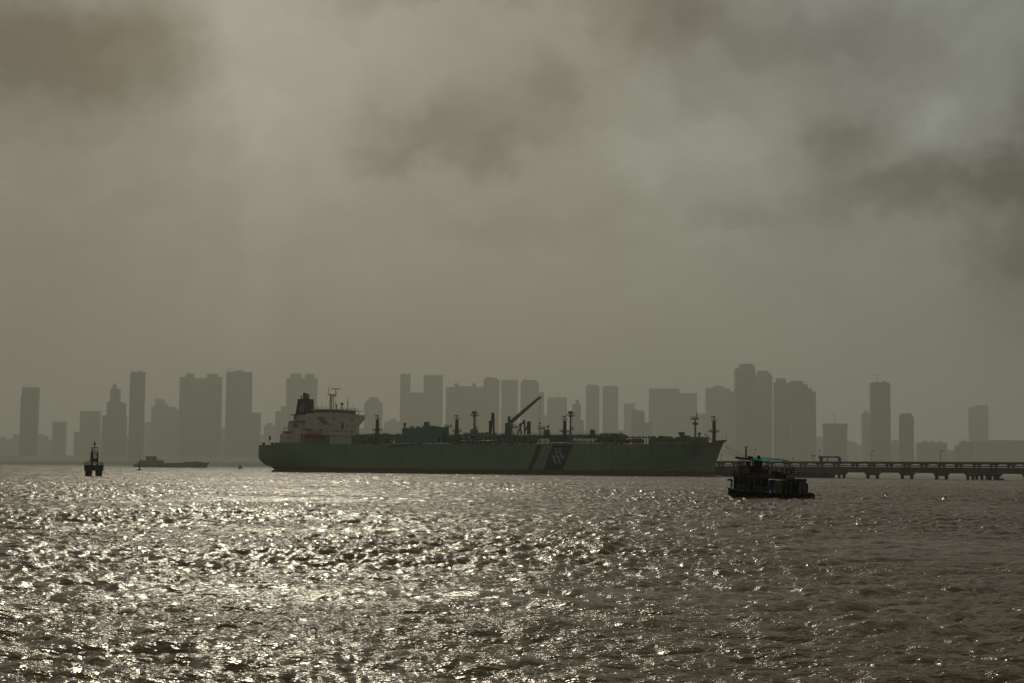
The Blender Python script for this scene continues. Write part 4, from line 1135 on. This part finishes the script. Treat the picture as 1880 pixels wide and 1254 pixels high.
# work float tied to the piles
p = P(1816, 884, 730); wf = empty('work_float', (p.x, 716, 0), 0, 'small dark float moored against the right pile cluster of the jetty', 'float')
a, c = P(1808, 884, 716), P(1824.5, 884, 716); hw = (c.x - a.x) / 2
MB().box(-hw, hw, -1.5, 1.5, -.5, .9).build('float_hull', M_PILE, wf); 
for s_ in (-1, 1): MB().tube([(s_ * hw * .7, -1.0, .9), (s_ * hw * .7, -1.0, 1.3)], .14, 6).build('bollard', M_DARK, wf)
# mooring lines
def line(a, c, sag, label):
    pts = []
    for i in range(17):
        t_ = i / 16; q = a.lerp(c, t_); q.z -= sag * 4 * t_ * (1 - t_); pts.append(q)
    o = MB().tube(pts, .09, 5).build('mooring_line', M_DARK); tag(o, label, 'mooring line', 'mooring lines from the ship bow')
def ship_w(u, v, z): return SO + eu * u + ev * v + Vector((0, 0, z))
def jw(x, y): u, z = J(x, y, .5); return JA + jd * u + jn * .5 + Vector((0, 0, z))
ends = jw(1425, 851)
for (x0, y0, v, x1, sag, lb) in ((1332.3, 817.8, 1, 1440, 2.2, 'uppermost of the three mooring lines from the bow to the jetty'), (1331, 820.5, 0, 1415, 1.6, 'middle mooring line of the three from the bow to the jetty'), (1326.5, 827.4, -1, 1400, .6, 'lowest of the three mooring lines from the bow to the jetty')):
    uu, zz = S(x0, y0, v); line(ship_w(uu, v, zz), jw(x1, 850), sag, lb)

# ------------------------------------------------------------------ beacon, buoys, dredger
YB = hit_z(172, 874.8, 0).y
cx = P(172, 860, YB).x
BAZ = math.atan2(cx, YB)
bc = empty('beacon', (cx, YB, 0), -BAZ, 'dark navigation beacon with lattice tower on a squat two legged concrete pier', 'beacon')
def BX(x, y): p = P(x, y, YB); return (p.x - cx) * math.cos(BAZ), p.z
M_BCON = paint('blackened concrete', (.045, .042, .036), .85, var=.3, scale=.5, streak=True)
for a, b_ in ((156.3, 168.8), (175, 187.8)):
    MB().box(BX(a, 870)[0], BX(b_, 870)[0], -1.7, 1.7, -3, BX(170, 863.8)[1]).build('pier_leg', M_PILE, bc)
zc0, zc1 = BX(170, 864)[1], BX(170, 853.8)[1]
cp_ = MB().box(BX(154.6, 860)[0], BX(190, 860)[0], -2.4, 2.4, zc0, zc1); cp_.box(BX(154.2, 860)[0], BX(190.4, 860)[0], -2.5, 2.5, zc1 - .25, zc1 + .003); cp_.build('pier_cap', M_BCON, bc)
xl, xr = BX(167.5, 850)[0], BX(180, 850)[0]; zt_ = BX(172, 822)[1]; zm = BX(172, 830)[1]
tw_ = MB(); xc = (xl + xr) / 2; wb = (xr - xl); lattice(tw_, (xc, 0, zc1), (BX(174, 830)[0], 0, zm), wb, wb * .88, 4, .10)
tw_.box(xc - wb * .46, xc + wb * .46, -.9, .9, BX(172, 847.5)[1], BX(172, 842)[1]); tw_.box(xc - wb * .5, xc + wb * .5, -1, 1, zm - .1, zm + .05)
tw_.box(xl - .1, xl + .45, -.5, .5, zc1, zm); tw_.box(xr - .35, xr + .05, -.4, .4, zc1, zm)
tw_.build('lattice_tower', M_DARK, bc)
bk = MB(); xa, xb = BX(168.3, 825)[0], BX(179.7, 825)[0]
for h_ in (0.35, .8, 1.25, zt_ - zm): 
    for (p, q) in (((xa, -.9), (xb, -.9)), ((xb, -.9), (xb, .9)), ((xb, .9), (xa, .9)), ((xa, .9), (xa, -.9))): bk.bar((*p, zm + h_), (*q, zm + h_), .07)
for x in (xa, xa + .28, xb): 
    for y in (-.9, .9): bk.bar((x, y, zm), (x, y, zt_), .13)
bk.build('cage', M_DARK, bc)
ltn = MB().tube([(BX(173.6, 830)[0], 0, zm), (BX(173.8, 817)[0], 0, BX(174, 818)[1])], .07, 6); xx = BX(173.8, 817)[0]; zz = BX(174, 818)[1]
ltn.lathe((xx, 0, zz), [(.12, 0), (.24, .15), (.24, .55), (.14, .8), (.04, 1.0)], 10); ltn.build('lantern', M_DARK, bc)
stl = MB(); stl.bar((BX(163.6, 850)[0], -.7, zc1), (BX(168.6, 823)[0], -.5, zt_ - .3), .10); stl.bar((BX(165.2, 850)[0], -.7, zc1), (BX(169.2, 823)[0], -.5, zt_ - .3), .08)
for i in range(20): t_ = i / 20; a = Vector((BX(163.6, 850)[0], -.7, zc1)).lerp(Vector((BX(168.6, 823)[0], -.5, zt_ - .3)), t_); stl.bar(a, a + Vector((.28, 0, 0)), .05)
stl.build('ladder', M_DARK, bc)
for a, b_ in ((154.8, 164), (182.5, 189.9)):
    rl = MB(); xa, xb = BX(a, 850)[0], BX(b_, 850)[0]; zr_ = BX(170, 848.5)[1]
    for v in (-2.3, 2.3):
        for h_ in (.33, .66, 1.0): rl.bar((xa, v, zc1 + (zr_ - zc1) * h_), (xb, v, zc1 + (zr_ - zc1) * h_), .06)
        n = 7
        for i in range(n + 1): x = xa + (xb - xa) * i / n; rl.bar((x, v, zc1), (x, v, zr_), .05)
    for h_ in (.5, 1.0):
        rl.bar((xa, -2.3, zc1 + (zr_ - zc1) * h_), (xa, 2.3, zc1 + (zr_ - zc1) * h_), .06)
    rl.build('railing', M_BROWN, bc)

Yb = 950.0; c0 = P(256, 861, Yb)
by = empty('channel_buoy', (c0.x, Yb, 0), 0, 'dark slender channel buoy in front of the dredger stern', 'buoy')
h_ = P(256, 847.5, Yb).z; r_ = (P(261, 860, Yb).x - P(251.5, 860, Yb).x) / 2
MB().lathe((0, 0, 0), [(r_ * .8, -.6), (r_, -.2), (r_, .55), (r_ * .9, .7)], 18).build('float', M_DARK, by, smooth=True)
mb = MB()
for j in range(4): a = j * math.pi / 2 + .4; mb.bar((.6 * math.cos(a), .6 * math.sin(a), .7), (.25 * math.cos(a), .25 * math.sin(a), h_ - 1.1), .14)
for z in (1.3, 2.0, 2.6): mb.torus((0, 0, z), .45, .05, 'z', 10, 4)
mb.box(-.35, .35, -.1, .1, 1.3, h_ - 1.4)
mb.build('cage_mast', M_DARK, by); MB().lathe((0, 0, h_ - 1.2), [(.3, 0), (.38, .3), (.3, .8), (.08, 1.15)], 10).build('topmark', M_DARK, by, smooth=True)
Yc = 1750.0; c0 = P(441, 859, Yc); k = (P(446, 859, Yc).x - P(436.5, 859, Yc).x)
fb = empty('fishing_boat', (c0.x, Yc, 0), 0, 'tiny hazy boat with a small cabin between the dredger and the ship stern', 'boat')
MB().prism([(-k / 2, 1.3), (-k / 2 + .5, -.4), (k / 2 - 1, -.4), (k / 2, 1.6)], -1.2, 1.2).build('hull', M_DARK, fb)
zz = P(441, 853.6, Yc).z
MB().prism([(-k * .28, 1.3), (-k * .18, zz - .2), (k * .18, zz), (k * .26, 1.3)], -.9, .9).build('cabin', M_BROWN, fb)
MB().box(-.5, .6, -.93, -.86, zz - 1.3, zz - .5).build('window', M_DOME, fb)

YD = 2600.0; c0 = P(313, 857, YD)
dg = empty('dredger', (c0.x, YD, 0), 0, 'hazy brown dredger with a stern wheelhouse lying beyond the left buoy', 'ship')
M_DRG = paint('brown dredger paint', (.085, .045, .030), .7, var=.2, scale=.1)
M_DRH = paint('dark dredger hull', (.035, .034, .028), .7, var=.2, scale=.1)
def D(x, y): p = P(x, y, YD); return p.x - c0.x, p.z
sx = 1 / 8.545
def Dq(x, y): return D(240 + x * sx, 825 + y * sx)
hb = 7.0
def ship_hull(name, poly_top, z_b, hb, mt, par, bow_l=14, stern_l=4):
    """hull from a side outline: list of (x, ztop), pointed at the right end"""
    x0, x1 = poly_top[0][0], poly_top[-1][0]; n = 40; rows = []
    for lvl in range(5):
        f = lvl / 4; row = []
        for i in range(n + 1):
            e = x1 - 5.0 * (1 - f); s0 = x0 + 1.5 * (1 - f); x = s0 + (e - s0) * i / n
            zt_ = float(np.interp(x, [p[0] for p in poly_top], [p[1] for p in poly_top])); b_ = hb * min(1, .75 + (x - s0) / stern_l * .25) * max(0, 1 - max(0, (x - (e - bow_l)) / bow_l) ** 2.2)
            row.append((x, b_, z_b + (zt_ - z_b) * f))
        rows.append(row)
    mb = MB()
    for s_ in (-1, 1):
        for r in range(4):
            for i in range(n):
                q = [rows[r][i], rows[r][i + 1], rows[r + 1][i + 1], rows[r + 1][i]]; mb.add([(a, s_ * c, d) for a, c, d in q], [(0, 1, 2, 3)])
    for i in range(n):
        a, c = rows[4][i], rows[4][i + 1]; mb.add([(a[0], -a[1], a[2] - .3), (c[0], -c[1], c[2] - .3), (c[0], c[1], c[2] - .3), (a[0], a[1], a[2] - .3)], [(0, 1, 2, 3)])
    for r in range(4):
        a, c = rows[r][0], rows[r + 1][0]; mb.add([(a[0], -a[1], a[2]), (a[0], a[1], a[2]), (c[0], c[1], c[2]), (c[0], -c[1], c[2])], [(0, 1, 2, 3)])
    return mb.build(name, mt, par, smooth=True)
tp = [Dq(*p) for p in ((50, 245), (150, 205), (160, 212), (515, 214), (520, 218), (830, 212), (930, 200), (1125, 195), (1130, 208), (1238, 206))]
ship_hull('hull', tp, -1.0, hb, M_DRH, dg, 16)
def dbox(name, x0, x1, y0, y1, w, mt):
    a, zt_ = Dq(x0, y0); b_, zb_ = Dq(x1, y1); return MB().box(a, b_, -w, w, zb_, zt_).build(name, mt, dg)
dbox('deck_house', 145, 508, 172, 220, 5.5, M_DRG); dbox('wheelhouse', 250, 398, 122, 174, 4.5, M_DRG); dbox('bridge_roof', 236, 402, 108, 124, 5, M_DRG)
dbox('aft_awning', 425, 502, 158, 163, 4.5, M_DRG)
mb = MB()
for x in (430, 450, 475, 498): a, z0 = Dq(x, 175); mb.bar((a, -4, z0), (a, -4, Dq(x, 160)[1]), .4)
mb.bar((Dq(430, 0)[0], -4, Dq(0, 170)[1]), (Dq(498, 0)[0], -4, Dq(0, 170)[1]), .4)
mb.build('awning_post', M_DRG, dg)
a, z0 = Dq(150, 175); mb = MB().bar((a, 0, z0), (a, 0, Dq(150, 150)[1]), .8); mb.bar((a - 1, 0, Dq(0, 152)[1]), (a + 2, 0, Dq(0, 162)[1]), .8); mb.build('stern_gallows', M_DRG, dg)
for x, y, w in ((865, 192, 24), (1040, 186, 18)): dbox('winch', x - w, x + w, y, y + 24, 2.5, M_DRH)
dbox('fore_winch', 955, 1120, 192, 212, 4, M_DRH)
a, z0 = Dq(1205, 210); MB().bar((a, 0, z0), (a, 0, Dq(1205, 150)[1]), .25).build('mast', M_DRH, dg)
# ------------------------------------------------------------------ small ferry
FYAW = R(-9)
fu = Vector((math.cos(FYAW), math.sin(FYAW), 0)); fv = Vector((-math.sin(FYAW), math.cos(FYAW), 0))
FO = hit_z(1411, 916.3, 0)
def FP(x, y, v=0.0):
    d = ray(1300 + x / 7.833, 800 + y / 7.833); pl = FO + fv * v; t_ = (pl - CP).dot(fv) / d.dot(fv); p = CP + d * t_
    return (p - FO).dot(fu), p.z
ferry = empty('ferry', FO, FYAW, 'small dark double deck ferry with a green awning under way in front of the jetty', 'ferry')
F_BLK = paint('tarred hull', (.005, .005, .006), .85, spec=.12, var=.4, scale=2)
F_GRY = paint('chalky grey white paint', (.085, .08, .07), .8, spec=.15, var=.2, scale=1.5, rust=.4)
F_WHT = paint('white painted rail', (.10, .095, .08), .8, spec=.15, var=.15, scale=2, rust=.3)
F_BLU = paint('blue tarpaulin', (.012, .025, .11), .8, spec=.15, var=.2, scale=2)
F_GRN = paint('green awning cloth', (.02, .34, .20), .8, var=.15, scale=1.2)
F_GRD = paint('deep green awning cloth', (.02, .12, .08), .7, var=.15, scale=1.2)
F_RED = paint('red painted bench', (.13, .010, .008), .85, spec=.12, var=.2, scale=2)
F_WOOD = paint('brown varnished cabin', (.022, .012, .009), .85, spec=.12, var=.3, scale=2)
F_DECK = paint('worn deck boards', (.06, .055, .045), .8, spec=.15, var=.3, scale=2)
F_RUB = paint('tyre rubber', (.006, .006, .006), .9, spec=.1, var=.2, scale=5)
BW = 3.3; VC = BW / 2
gx = [(270, 735), (320, 760), (400, 788), (580, 800), (860, 822), (1150, 832), (1420, 830), (1440, 822), (1508, 826)]
G = [FP(x, y, .3) for x, y in gx]; gu = [g[0] for g in G]; gz = [g[1] for g in G]
ub0, us0 = G[0][0], G[-1][0]
hl = MB(); rows = []; n = 44
for k in range(7):
    f = k / 6; row = []
    a0 = ub0 + (1 - f) ** 1.3 * 1.05; a1 = us0 - (1 - f) * .25
    for i in range(n + 1):
        s_ = .5 - .5 * math.cos(math.pi * i / n); x = a0 + (a1 - a0) * s_
        zt_ = float(np.interp(x, gu, gz)); z = -.5 + (zt_ + .5) * f
        t0 = min(1, (x - a0) / (2.6 - 1.0 * f)); t1 = min(1, (a1 - x) / 1.6)
        b_ = (BW / 2) * (.80 + .2 * f) * (math.sin(t0 * math.pi / 2) ** .75) * (.62 + .38 * math.sin(max(0, t1) * math.pi / 2))
        row.append((x, b_, z))
    rows.append(row)
for s_ in (-1, 1):
    for r in range(6):
        for i in range(n):
            q = [rows[r][i], rows[r][i + 1], rows[r + 1][i + 1], rows[r + 1][i]]; hl.add([(a, VC + s_ * c, d) for a, c, d in q], [(0, 1, 2, 3)])
for r in range(6):
    a, c = rows[r][-1], rows[r + 1][-1]; hl.add([(a[0], VC - a[1], a[2]), (a[0], VC + a[1], a[2]), (c[0], VC + c[1], c[2]), (c[0], VC - c[1], c[2])], [(0, 1, 2, 3)])
for i in range(n):
    a, c = rows[6][i], rows[6][i + 1]; hl.add([(a[0], VC - a[1], a[2] - .12), (c[0], VC - c[1], c[2] - .12), (c[0], VC + c[1], c[2] - .12), (a[0], VC + a[1], a[2] - .12)], [(0, 1, 2, 3)])
hl.build('hull', F_BLK, ferry, smooth=True)
rub = MB()
for s_ in (-1, 1): rub.tube([(x, VC + s_ * (b_ + .02), z - .06) for x, b_, z in rows[6]], .055, 6)
rub.build('rubbing_strake', F_BLK, ferry)
def gz_at(u): return float(np.interp(u, gu, gz))
def b_at(u):
    return float(np.interp(u, [r[0] for r in rows[6]], [r[1] for r in rows[6]]))
for x in (330, 430, 560, 640, 760, 880, 1000, 1120, 1240, 1360, 1440, 1490):
    u = FP(x, 850)[0]; y_ = VC - b_at(u) - .12
    MB().torus((u, y_, gz_at(u) - .42 + .06 * math.sin(x)), .25, .11, 'y', 16, 8).build('tyre_fender', F_RUB, ferry, smooth=True)
MB().torus((us0 + .1, VC - .2, gz[-1] - .45), .27, .12, 'x', 16, 8).build('tyre_fender', F_RUB, ferry, smooth=True)
for x, y in ((1425, 735), (1422, 790)):
    u, z = FP(x, y); MB().torus((u, .55, z), .26, .12, 'x', 16, 8).build('tyre_fender', F_RUB, ferry, smooth=True)
# upper deck slab follows the sheer
def slab(pts, v0, v1, th, name, mt, lift=0.0):
    pl = [FP(x, y, 0) for x, y in pts]; mb = MB()
    for i in range(len(pl) - 1):
        (a, za), (c, zc_) = pl[i], pl[i + 1]
        va = v0 + (.55 if i == 0 else 0); vb = v0
        mb.add([(a, va, za - th), (c, vb, zc_ - th), (c, v1, zc_ - th), (a, v1 - (va - v0), za - th), (a, va, za), (c, vb, zc_), (c, v1, zc_), (a, v1 - (va - v0), za)],
               [(3, 2, 1, 0), (4, 5, 6, 7), (0, 1, 5, 4), (1, 2, 6, 5), (2, 3, 7, 6), (3, 0, 4, 7)])
    return mb.build(name, mt, ferry)
upts = [(345, 545), (450, 552), (650, 575), (900, 600), (1150, 618), (1420, 622)]
slab(upts, -.05, BW + .05, .16, 'upper_deck', F_DECK)
def uz(u):
    q = [FP(x, y, 0) for x, y in upts]; return float(np.interp(u, [a[0] for a in q], [a[1] for a in q]))
slab([(350, 560), (650, 590), (1150, 634), (1415, 640)], .0, BW, .05, 'deck_beam', F_WOOD)
# posts and knees between the decks
pm = MB()
for side in (0.12, BW - .12):
    for x in (370, 448, 515, 585, 665, 760, 860, 960, 1055, 1120, 1190, 1310, 1400):
        u = FP(x, 700, 0)[0]; pm.bar((u, side, gz_at(u) - .1), (u, side, uz(u) - .1), .075)
        if side < 1 and x < 800:
            pm.bar((u, side, uz(u) - .75), (u + .38, side, uz(u) - .15), .05); pm.bar((u, side, uz(u) - .55), (u - .25, side, uz(u) - .15), .05)
pm.bar((0, .12, uz(0) - .3), (0, BW - .12, uz(0) - .3), .06)
pm.build('deck_post', F_WHT, ferry)
for (xa, xb, ya, yb, y2a, y2b) in ((345, 580, 690, 722, 765, 792), (655, 860, 742, 750, 795, 806)):
    rl = MB(); a, z0 = FP(xa, ya); c, z1 = FP(xb, yb); _, z2 = FP(xa, y2a); _, z3 = FP(xb, y2b)
    rl.bar((a, .05, z0), (c, .05, z1), .07); rl.bar((a, .05, z2), (c, .05, z3), .07); rl.bar((a, .05, (z0 + z2) / 2), (c, .05, (z1 + z3) / 2), .035)
    k = max(3, int((c - a) / .5))
    for i in range(k + 1): t_ = i / k; rl.bar((a + (c - a) * t_, .05, z0 + (z1 - z0) * t_), (a + (c - a) * t_, .05, z2 + (z3 - z2) * t_ - .05), .055)
    rl.build('side_rail', F_WHT, ferry)
def pan(x0, x1, y0, y1, v, name, mt, d=.04):
    a, z0 = FP(x0, y0, v); c, z1 = FP(x1, y1, v); return MB().box(a, c, v, v + d, z1, z0).build(name, mt, ferry)
pan(862, 893, 660, 815, .10, 'side_panel', F_GRY)
# hanging tarpaulin: narrows towards its foot
a0, z0 = FP(868, 632, .02); a1, _ = FP(962, 632, .02); a2, z2 = FP(948, 822, .02); a3, _ = FP(905, 822, .02)
tpm = MB(); nn = 8
vs = []
for j in range(nn + 1):
    for i in range(nn + 1):
        s_, t_ = i / nn, j / nn; x = (a0 + (a1 - a0) * s_) * (1 - t_) + (a3 + (a2 - a3) * s_) * t_
        vs.append((x, .0 + .04 * math.sin(i * 2.2 + j * .6), z0 + (z2 - z0) * t_))
fs = [(j * (nn + 1) + i, j * (nn + 1) + i + 1, (j + 1) * (nn + 1) + i + 1, (j + 1) * (nn + 1) + i) for j in range(nn) for i in range(nn)]
tpm.add(vs + [(x, y + .02, z) for x, y, z in vs], fs + [tuple(q + len(vs) for q in reversed(f)) for f in fs]); tpm.build('hanging_tarpaulin', F_BLU, ferry, smooth=True)
pan(1180, 1330, 636, 668, .0, 'rolled_blind', F_BLU, .08)
pan(958, 1052, 640, 822, .08, 'side_panel', F_GRY); pan(1322, 1412, 645, 832, .08, 'side_panel', F_GRY)
pan(1345, 1378, 765, 832, .04, 'doorway', F_BLK, .03)
pan(1052, 1322, 640, 828, .5, 'engine_casing', F_BLK, 1.6)  # black box added so the open lower deck looks dark inside
pan(372, 590, 572, 782, 2.2, 'shade_backing', F_BLK, .08); pan(655, 868, 600, 815, 2.3, 'shade_backing', F_BLK, .08); pan(590, 655, 585, 800, .5, 'shade_filler', F_BLK, 1.6)  # black sheets and filler, painted shade behind the lower deck openings
for x0 in (420, 500, 690, 780): pan(x0, x0 + 55, 690, 800, 1.0, 'bench', F_WOOD, .9)  # dark boxes added to deepen the shade of the see-through lower deck
cx_ = MB(); g = random.Random(2)
for x in (1085, 1120, 1150, 1200, 1262): u, z = FP(x, 655 + g.uniform(-5, 15), .5); cx_.box(u - .05, u + .07, .3, .4, z - g.uniform(.15, .45), z + .1)
cx_.build('hanging_cloth', F_WHT, ferry)
# bow platform and locker
slab([(270, 628), (352, 640)], .7, BW - .7, .12, 'bow_platform', F_BLK); a, z = FP(300, 622); MB().box(a - .15, a + .3, 1, 2.2, z - .1, z + .02).build('coiled_rope', F_GRY, ferry)
bs_ = MB(); bs_.bar((FP(330, 655)[0], 1.0, FP(330, 655)[1]), (FP(320, 760)[0], 1.3, FP(320, 760)[1]), .09); bs_.bar((FP(340, 655)[0], 2.2, FP(330, 655)[1]), (FP(320, 760)[0], 2.0, FP(320, 760)[1]), .09); bs_.build('bow_strut', F_GRY, ferry)
pan(345, 418, 503, 566, .5, 'deck_box', F_GRY, 1.4)
# wheelhouse
wl, wr = FP(440, 500, .6)[0], FP(775, 500, .6)[0]; zs = FP(600, 432, .6)[1]; zd = uz((wl + wr) / 2); rz = lambda x: FP(x, 300 + (x - 390) * .0714 + 14, .6)[1]
wb_ = MB().box(wl, wr, .55, BW - .55, zd - .1, zs); wbo = wb_.build('wheelhouse', F_WOOD, ferry)
a, z0 = FP(690, 352, 1.9); MB().box(a, wr, 1.9, BW - .6, zs - .02, z0 - .1).build('chart_cupboard', F_BLK, wbo)
for x0, x1, y0 in ((500, 590, 440), (450, 492, 440)):
    a, z0 = FP(x0, y0, .5); c, z1 = FP(x1, 545, .5); MB().box(a, c, .50, .56, z1, z0).build('side_panel', F_GRY, wbo)
wp = MB()
for x in (445, 470, 500, 520, 545, 600, 640, 665, 700, 735, 775):
    for v in (.58, BW - .58): a = FP(x, 400, .6)[0]; wp.bar((a, v, zs - .05), (a, v, rz(x)), .07 if x not in (470, 520) else .04)
wp.build('window_post', F_GRY, wbo)
for x0, x1 in ((555, 596), (672, 712)): a, z0 = FP(x0, 352, 1.4); c, z1 = FP(x1, 432, 1.4); MB().box(a, c, 1.3, 1.8, z1 - .3, z0 - .12).build('cabin_locker', F_BLK, wbo)
rf = MB(); pl = [(390, 300), (540, 316), (790, 362)]
for i in range(2):
    (xa, ya), (xb, yb) = pl[i], pl[i + 1]; a, za = FP(xa, ya, .2); c, zc_ = FP(xb, yb, .2)
    rf.add([(a, .15, za - .2), (c, .15, zc_ - .2), (c, BW - .15, zc_ - .2), (a, BW - .15, za - .2), (a, .15, za), (c, .15, zc_), (c, BW - .15, zc_), (a, BW - .15, za)],
           [(3, 2, 1, 0), (4, 5, 6, 7), (0, 1, 5, 4), (1, 2, 6, 5), (2, 3, 7, 6), (3, 0, 4, 7)])
rf.build('roof', F_WOOD, ferry)
# awning: near edge sags in front, ridge over the boat's middle, carried on thin poles
def cloth(near, far, name, mt, v0, v1, sag=.06):
    m_ = 16; k = 8; vs = []
    def at(poly, t_):
        xs = np.linspace(0, 1, len(poly)); return float(np.interp(t_, xs, [p[0] for p in poly])), float(np.interp(t_, xs, [p[1] for p in poly]))
    for i in range(m_ + 1):
        t_ = i / m_; (xn, yn), (xf, yf) = at(near, t_), at(far, t_); un, zn = FP(xn, yn, v0); uf_, zf_ = FP(xf, yf, v1)
        for j in range(k + 1):
            s_ = j / k; vs.append((un + (uf_ - un) * s_, v0 + (v1 - v0) * s_, zn + (zf_ - zn) * s_ - sag * math.sin(math.pi * s_) * (1 + .5 * math.sin(t_ * 15)) + .015 * math.sin(i * 2.0)))
    fs = [(i * (k + 1) + j, i * (k + 1) + j + 1, (i + 1) * (k + 1) + j + 1, (i + 1) * (k + 1) + j) for i in range(m_) for j in range(k)]
    mb = MB(); mb.add(vs + [(x, y, z - .015) for x, y, z in vs], fs + [tuple(q + len(vs) for q in reversed(f)) for f in fs])
    return mb.build(name, mt, ferry, smooth=True)
cloth([(505, 320), (640, 346), (780, 364), (855, 354)], [(600, 312), (700, 306), (820, 306), (935, 322)], 'awning', F_GRN, -.15, BW * .62)
cloth([(850, 350), (900, 345), (980, 345), (1080, 358)], [(935, 322), (1010, 326), (1090, 340), (1165, 356)], 'awning_flap', F_GRD, .1, BW * .8)
ap = MB()
for x, y in ((780, 358), (860, 345), (960, 336), (1125, 352)):
    for v in (.15, BW - .4): a, z = FP(x, y, v); ap.bar((a, v, uz(a) - .05), (a, v, z), .045)
ap.build('awning_pole', F_WHT, ferry)
# upper deck rails, bench, seats
ur = MB()
for side in (.05, BW - .1):
    for (ya, yb) in ((440, 510), (470, 545), (505, 580)):
        a, za = FP(862, ya, side); c, zc_ = FP(1392, yb, side); ur.bar((a, side, za), (c, side, zc_), .03)
    for x in (862, 920, 985, 1050, 1120, 1205, 1300, 1392):
        a, z = FP(x, 440 + (x - 862) * .132, side); ur.bar((a, side, uz(a) - .05), (a, side, z), .04)
a, za = FP(1392, 510, .05); c, zc_ = FP(1392, 510, BW - .1); ur.bar((a, .05, za), (c, BW - .1, zc_), .03)
ur.build('upper_rail', F_BLK, ferry)
fr = MB()
for x in (395, 430): a, z = FP(x, 515, .1); fr.bar((a, .1, uz(a) - .05), (a, .1, z), .05)
a, z = FP(380, 510, .1); c, z2 = FP(760, 560, .1); fr.bar((a, .1, z), (c, .1, z2), .045)
for x in (480, 560, 640, 700, 760): a, z = FP(x, 510 + (x - 380) * .131, .1); fr.bar((a, .1, uz(a) - .05), (a, .1, z), .045)
fr.build('fore_rail', F_WHT, ferry)
bn = MB(); a, z = FP(690, 478, .9); c, z2 = FP(868, 545, .9); bn.box(a, c, .9, 1.0, z2 - .2, z); bn.box(a, c, .55, .9, z2 - .05, z2 + .04)
for x in (a + .1, c - .1): bn.box(x - .04, x + .04, .6, .95, uz(x) - .03, z2)
bn.build('bench', F_RED, ferry)
b2 = MB(); a, z = FP(755, 545, .3); c, z2 = FP(955, 600, .3); b2.box(a, c, .3, .42, uz(a) - .15, z); b2.build('bench_panel', F_GRY, ferry)
for x, y in ((960, 510), (1010, 520), (1090, 555)):
    a, z = FP(x, y, 1.0); s3 = MB().box(a - .28, a + .28, 1.0, 1.08, uz(a), z); s3.box(a - .28, a + .28, .55, 1.0, uz(a) + .32, uz(a) + .38)
    for q in (-.24, .24): s3.box(a + q - .03, a + q + .03, .58, .64, uz(a) - .02, uz(a) + .33)
    s3.build('seat', F_WOOD, ferry)
a, z = FP(1070, 482, .8); MB().tube([(a, .8, uz(a)), (a, .8, z)], .07, 8).ball((a, .8, z), .09, 8).build('vent_pipe', F_BLK, ferry)
a, z = FP(1120, 570, .3); c, z2 = FP(1250, 600, .3); MB().box(a, c, .3, 1.6, uz(a) - .02, uz(a) + .14).build('hatch', F_GRY, ferry)
def ringbuoy(x, y, v, r_, axis, sq=1.0):
    a, z = FP(x, y, v); o = MB().torus((0, 0, 0), r_, .075, axis, 20, 8).build('lifebuoy', F_RED, ferry, smooth=True, loc=(a, v, z))
    bd = MB()
    for j in range(4):
        an = j * math.pi / 2 + .78; p = (r_ * math.cos(an), 0, r_ * math.sin(an)) if axis == 'y' else (0, r_ * math.cos(an), r_ * math.sin(an))
        bd.ball(p, .088, 8)
    bd.build('band', F_WHT, o, smooth=True)
ringbuoy(480, 462, .48, .27, 'x'); ringbuoy(835, 462, .06, .25, 'y'); ringbuoy(1162, 520, .02, .27, 'y'); ringbuoy(1205, 492, BW - .2, .22, 'y')
# mast, roof gear
a, z = FP(545, 148, 1.6); zz = FP(545, 305, 1.6)[1]
ms = MB().tube([(a, 1.6, zz - .1), (a, 1.6, FP(545, 195, 1.6)[1])], .08, 8); ms.tube([(a + .02, 1.6, FP(545, 200, 1.6)[1]), (a + .04, 1.6, z)], .035, 6)
a1_, z1_ = FP(515, 172, 1.6); a2_, z2_ = FP(578, 166, 1.6); ms.bar((a1_, 1.6, z1_), (a2_, 1.6, z2_), .05); ms.ball((a + .03, 1.6, FP(545, 160, 1.6)[1]), .07, 8)
ms.ball((a, 1.6, FP(545, 197, 1.6)[1]), .11, 8); ms.build('mast', F_BLK, ferry)
for x0, x1, y0 in ((705, 750, 284), (572, 604, 286), (600, 650, 297)):
    a, z = FP(x0, y0, 1.2); c, z2 = FP(x1, 326, 1.2); mb = MB().box(a, c, 1.1, 1.8, z2, z - .04); mb.box(a + .04, c - .08, 1.2, 1.7, z - .05, z); mb.build('roof_gear', F_BLK, ferry)
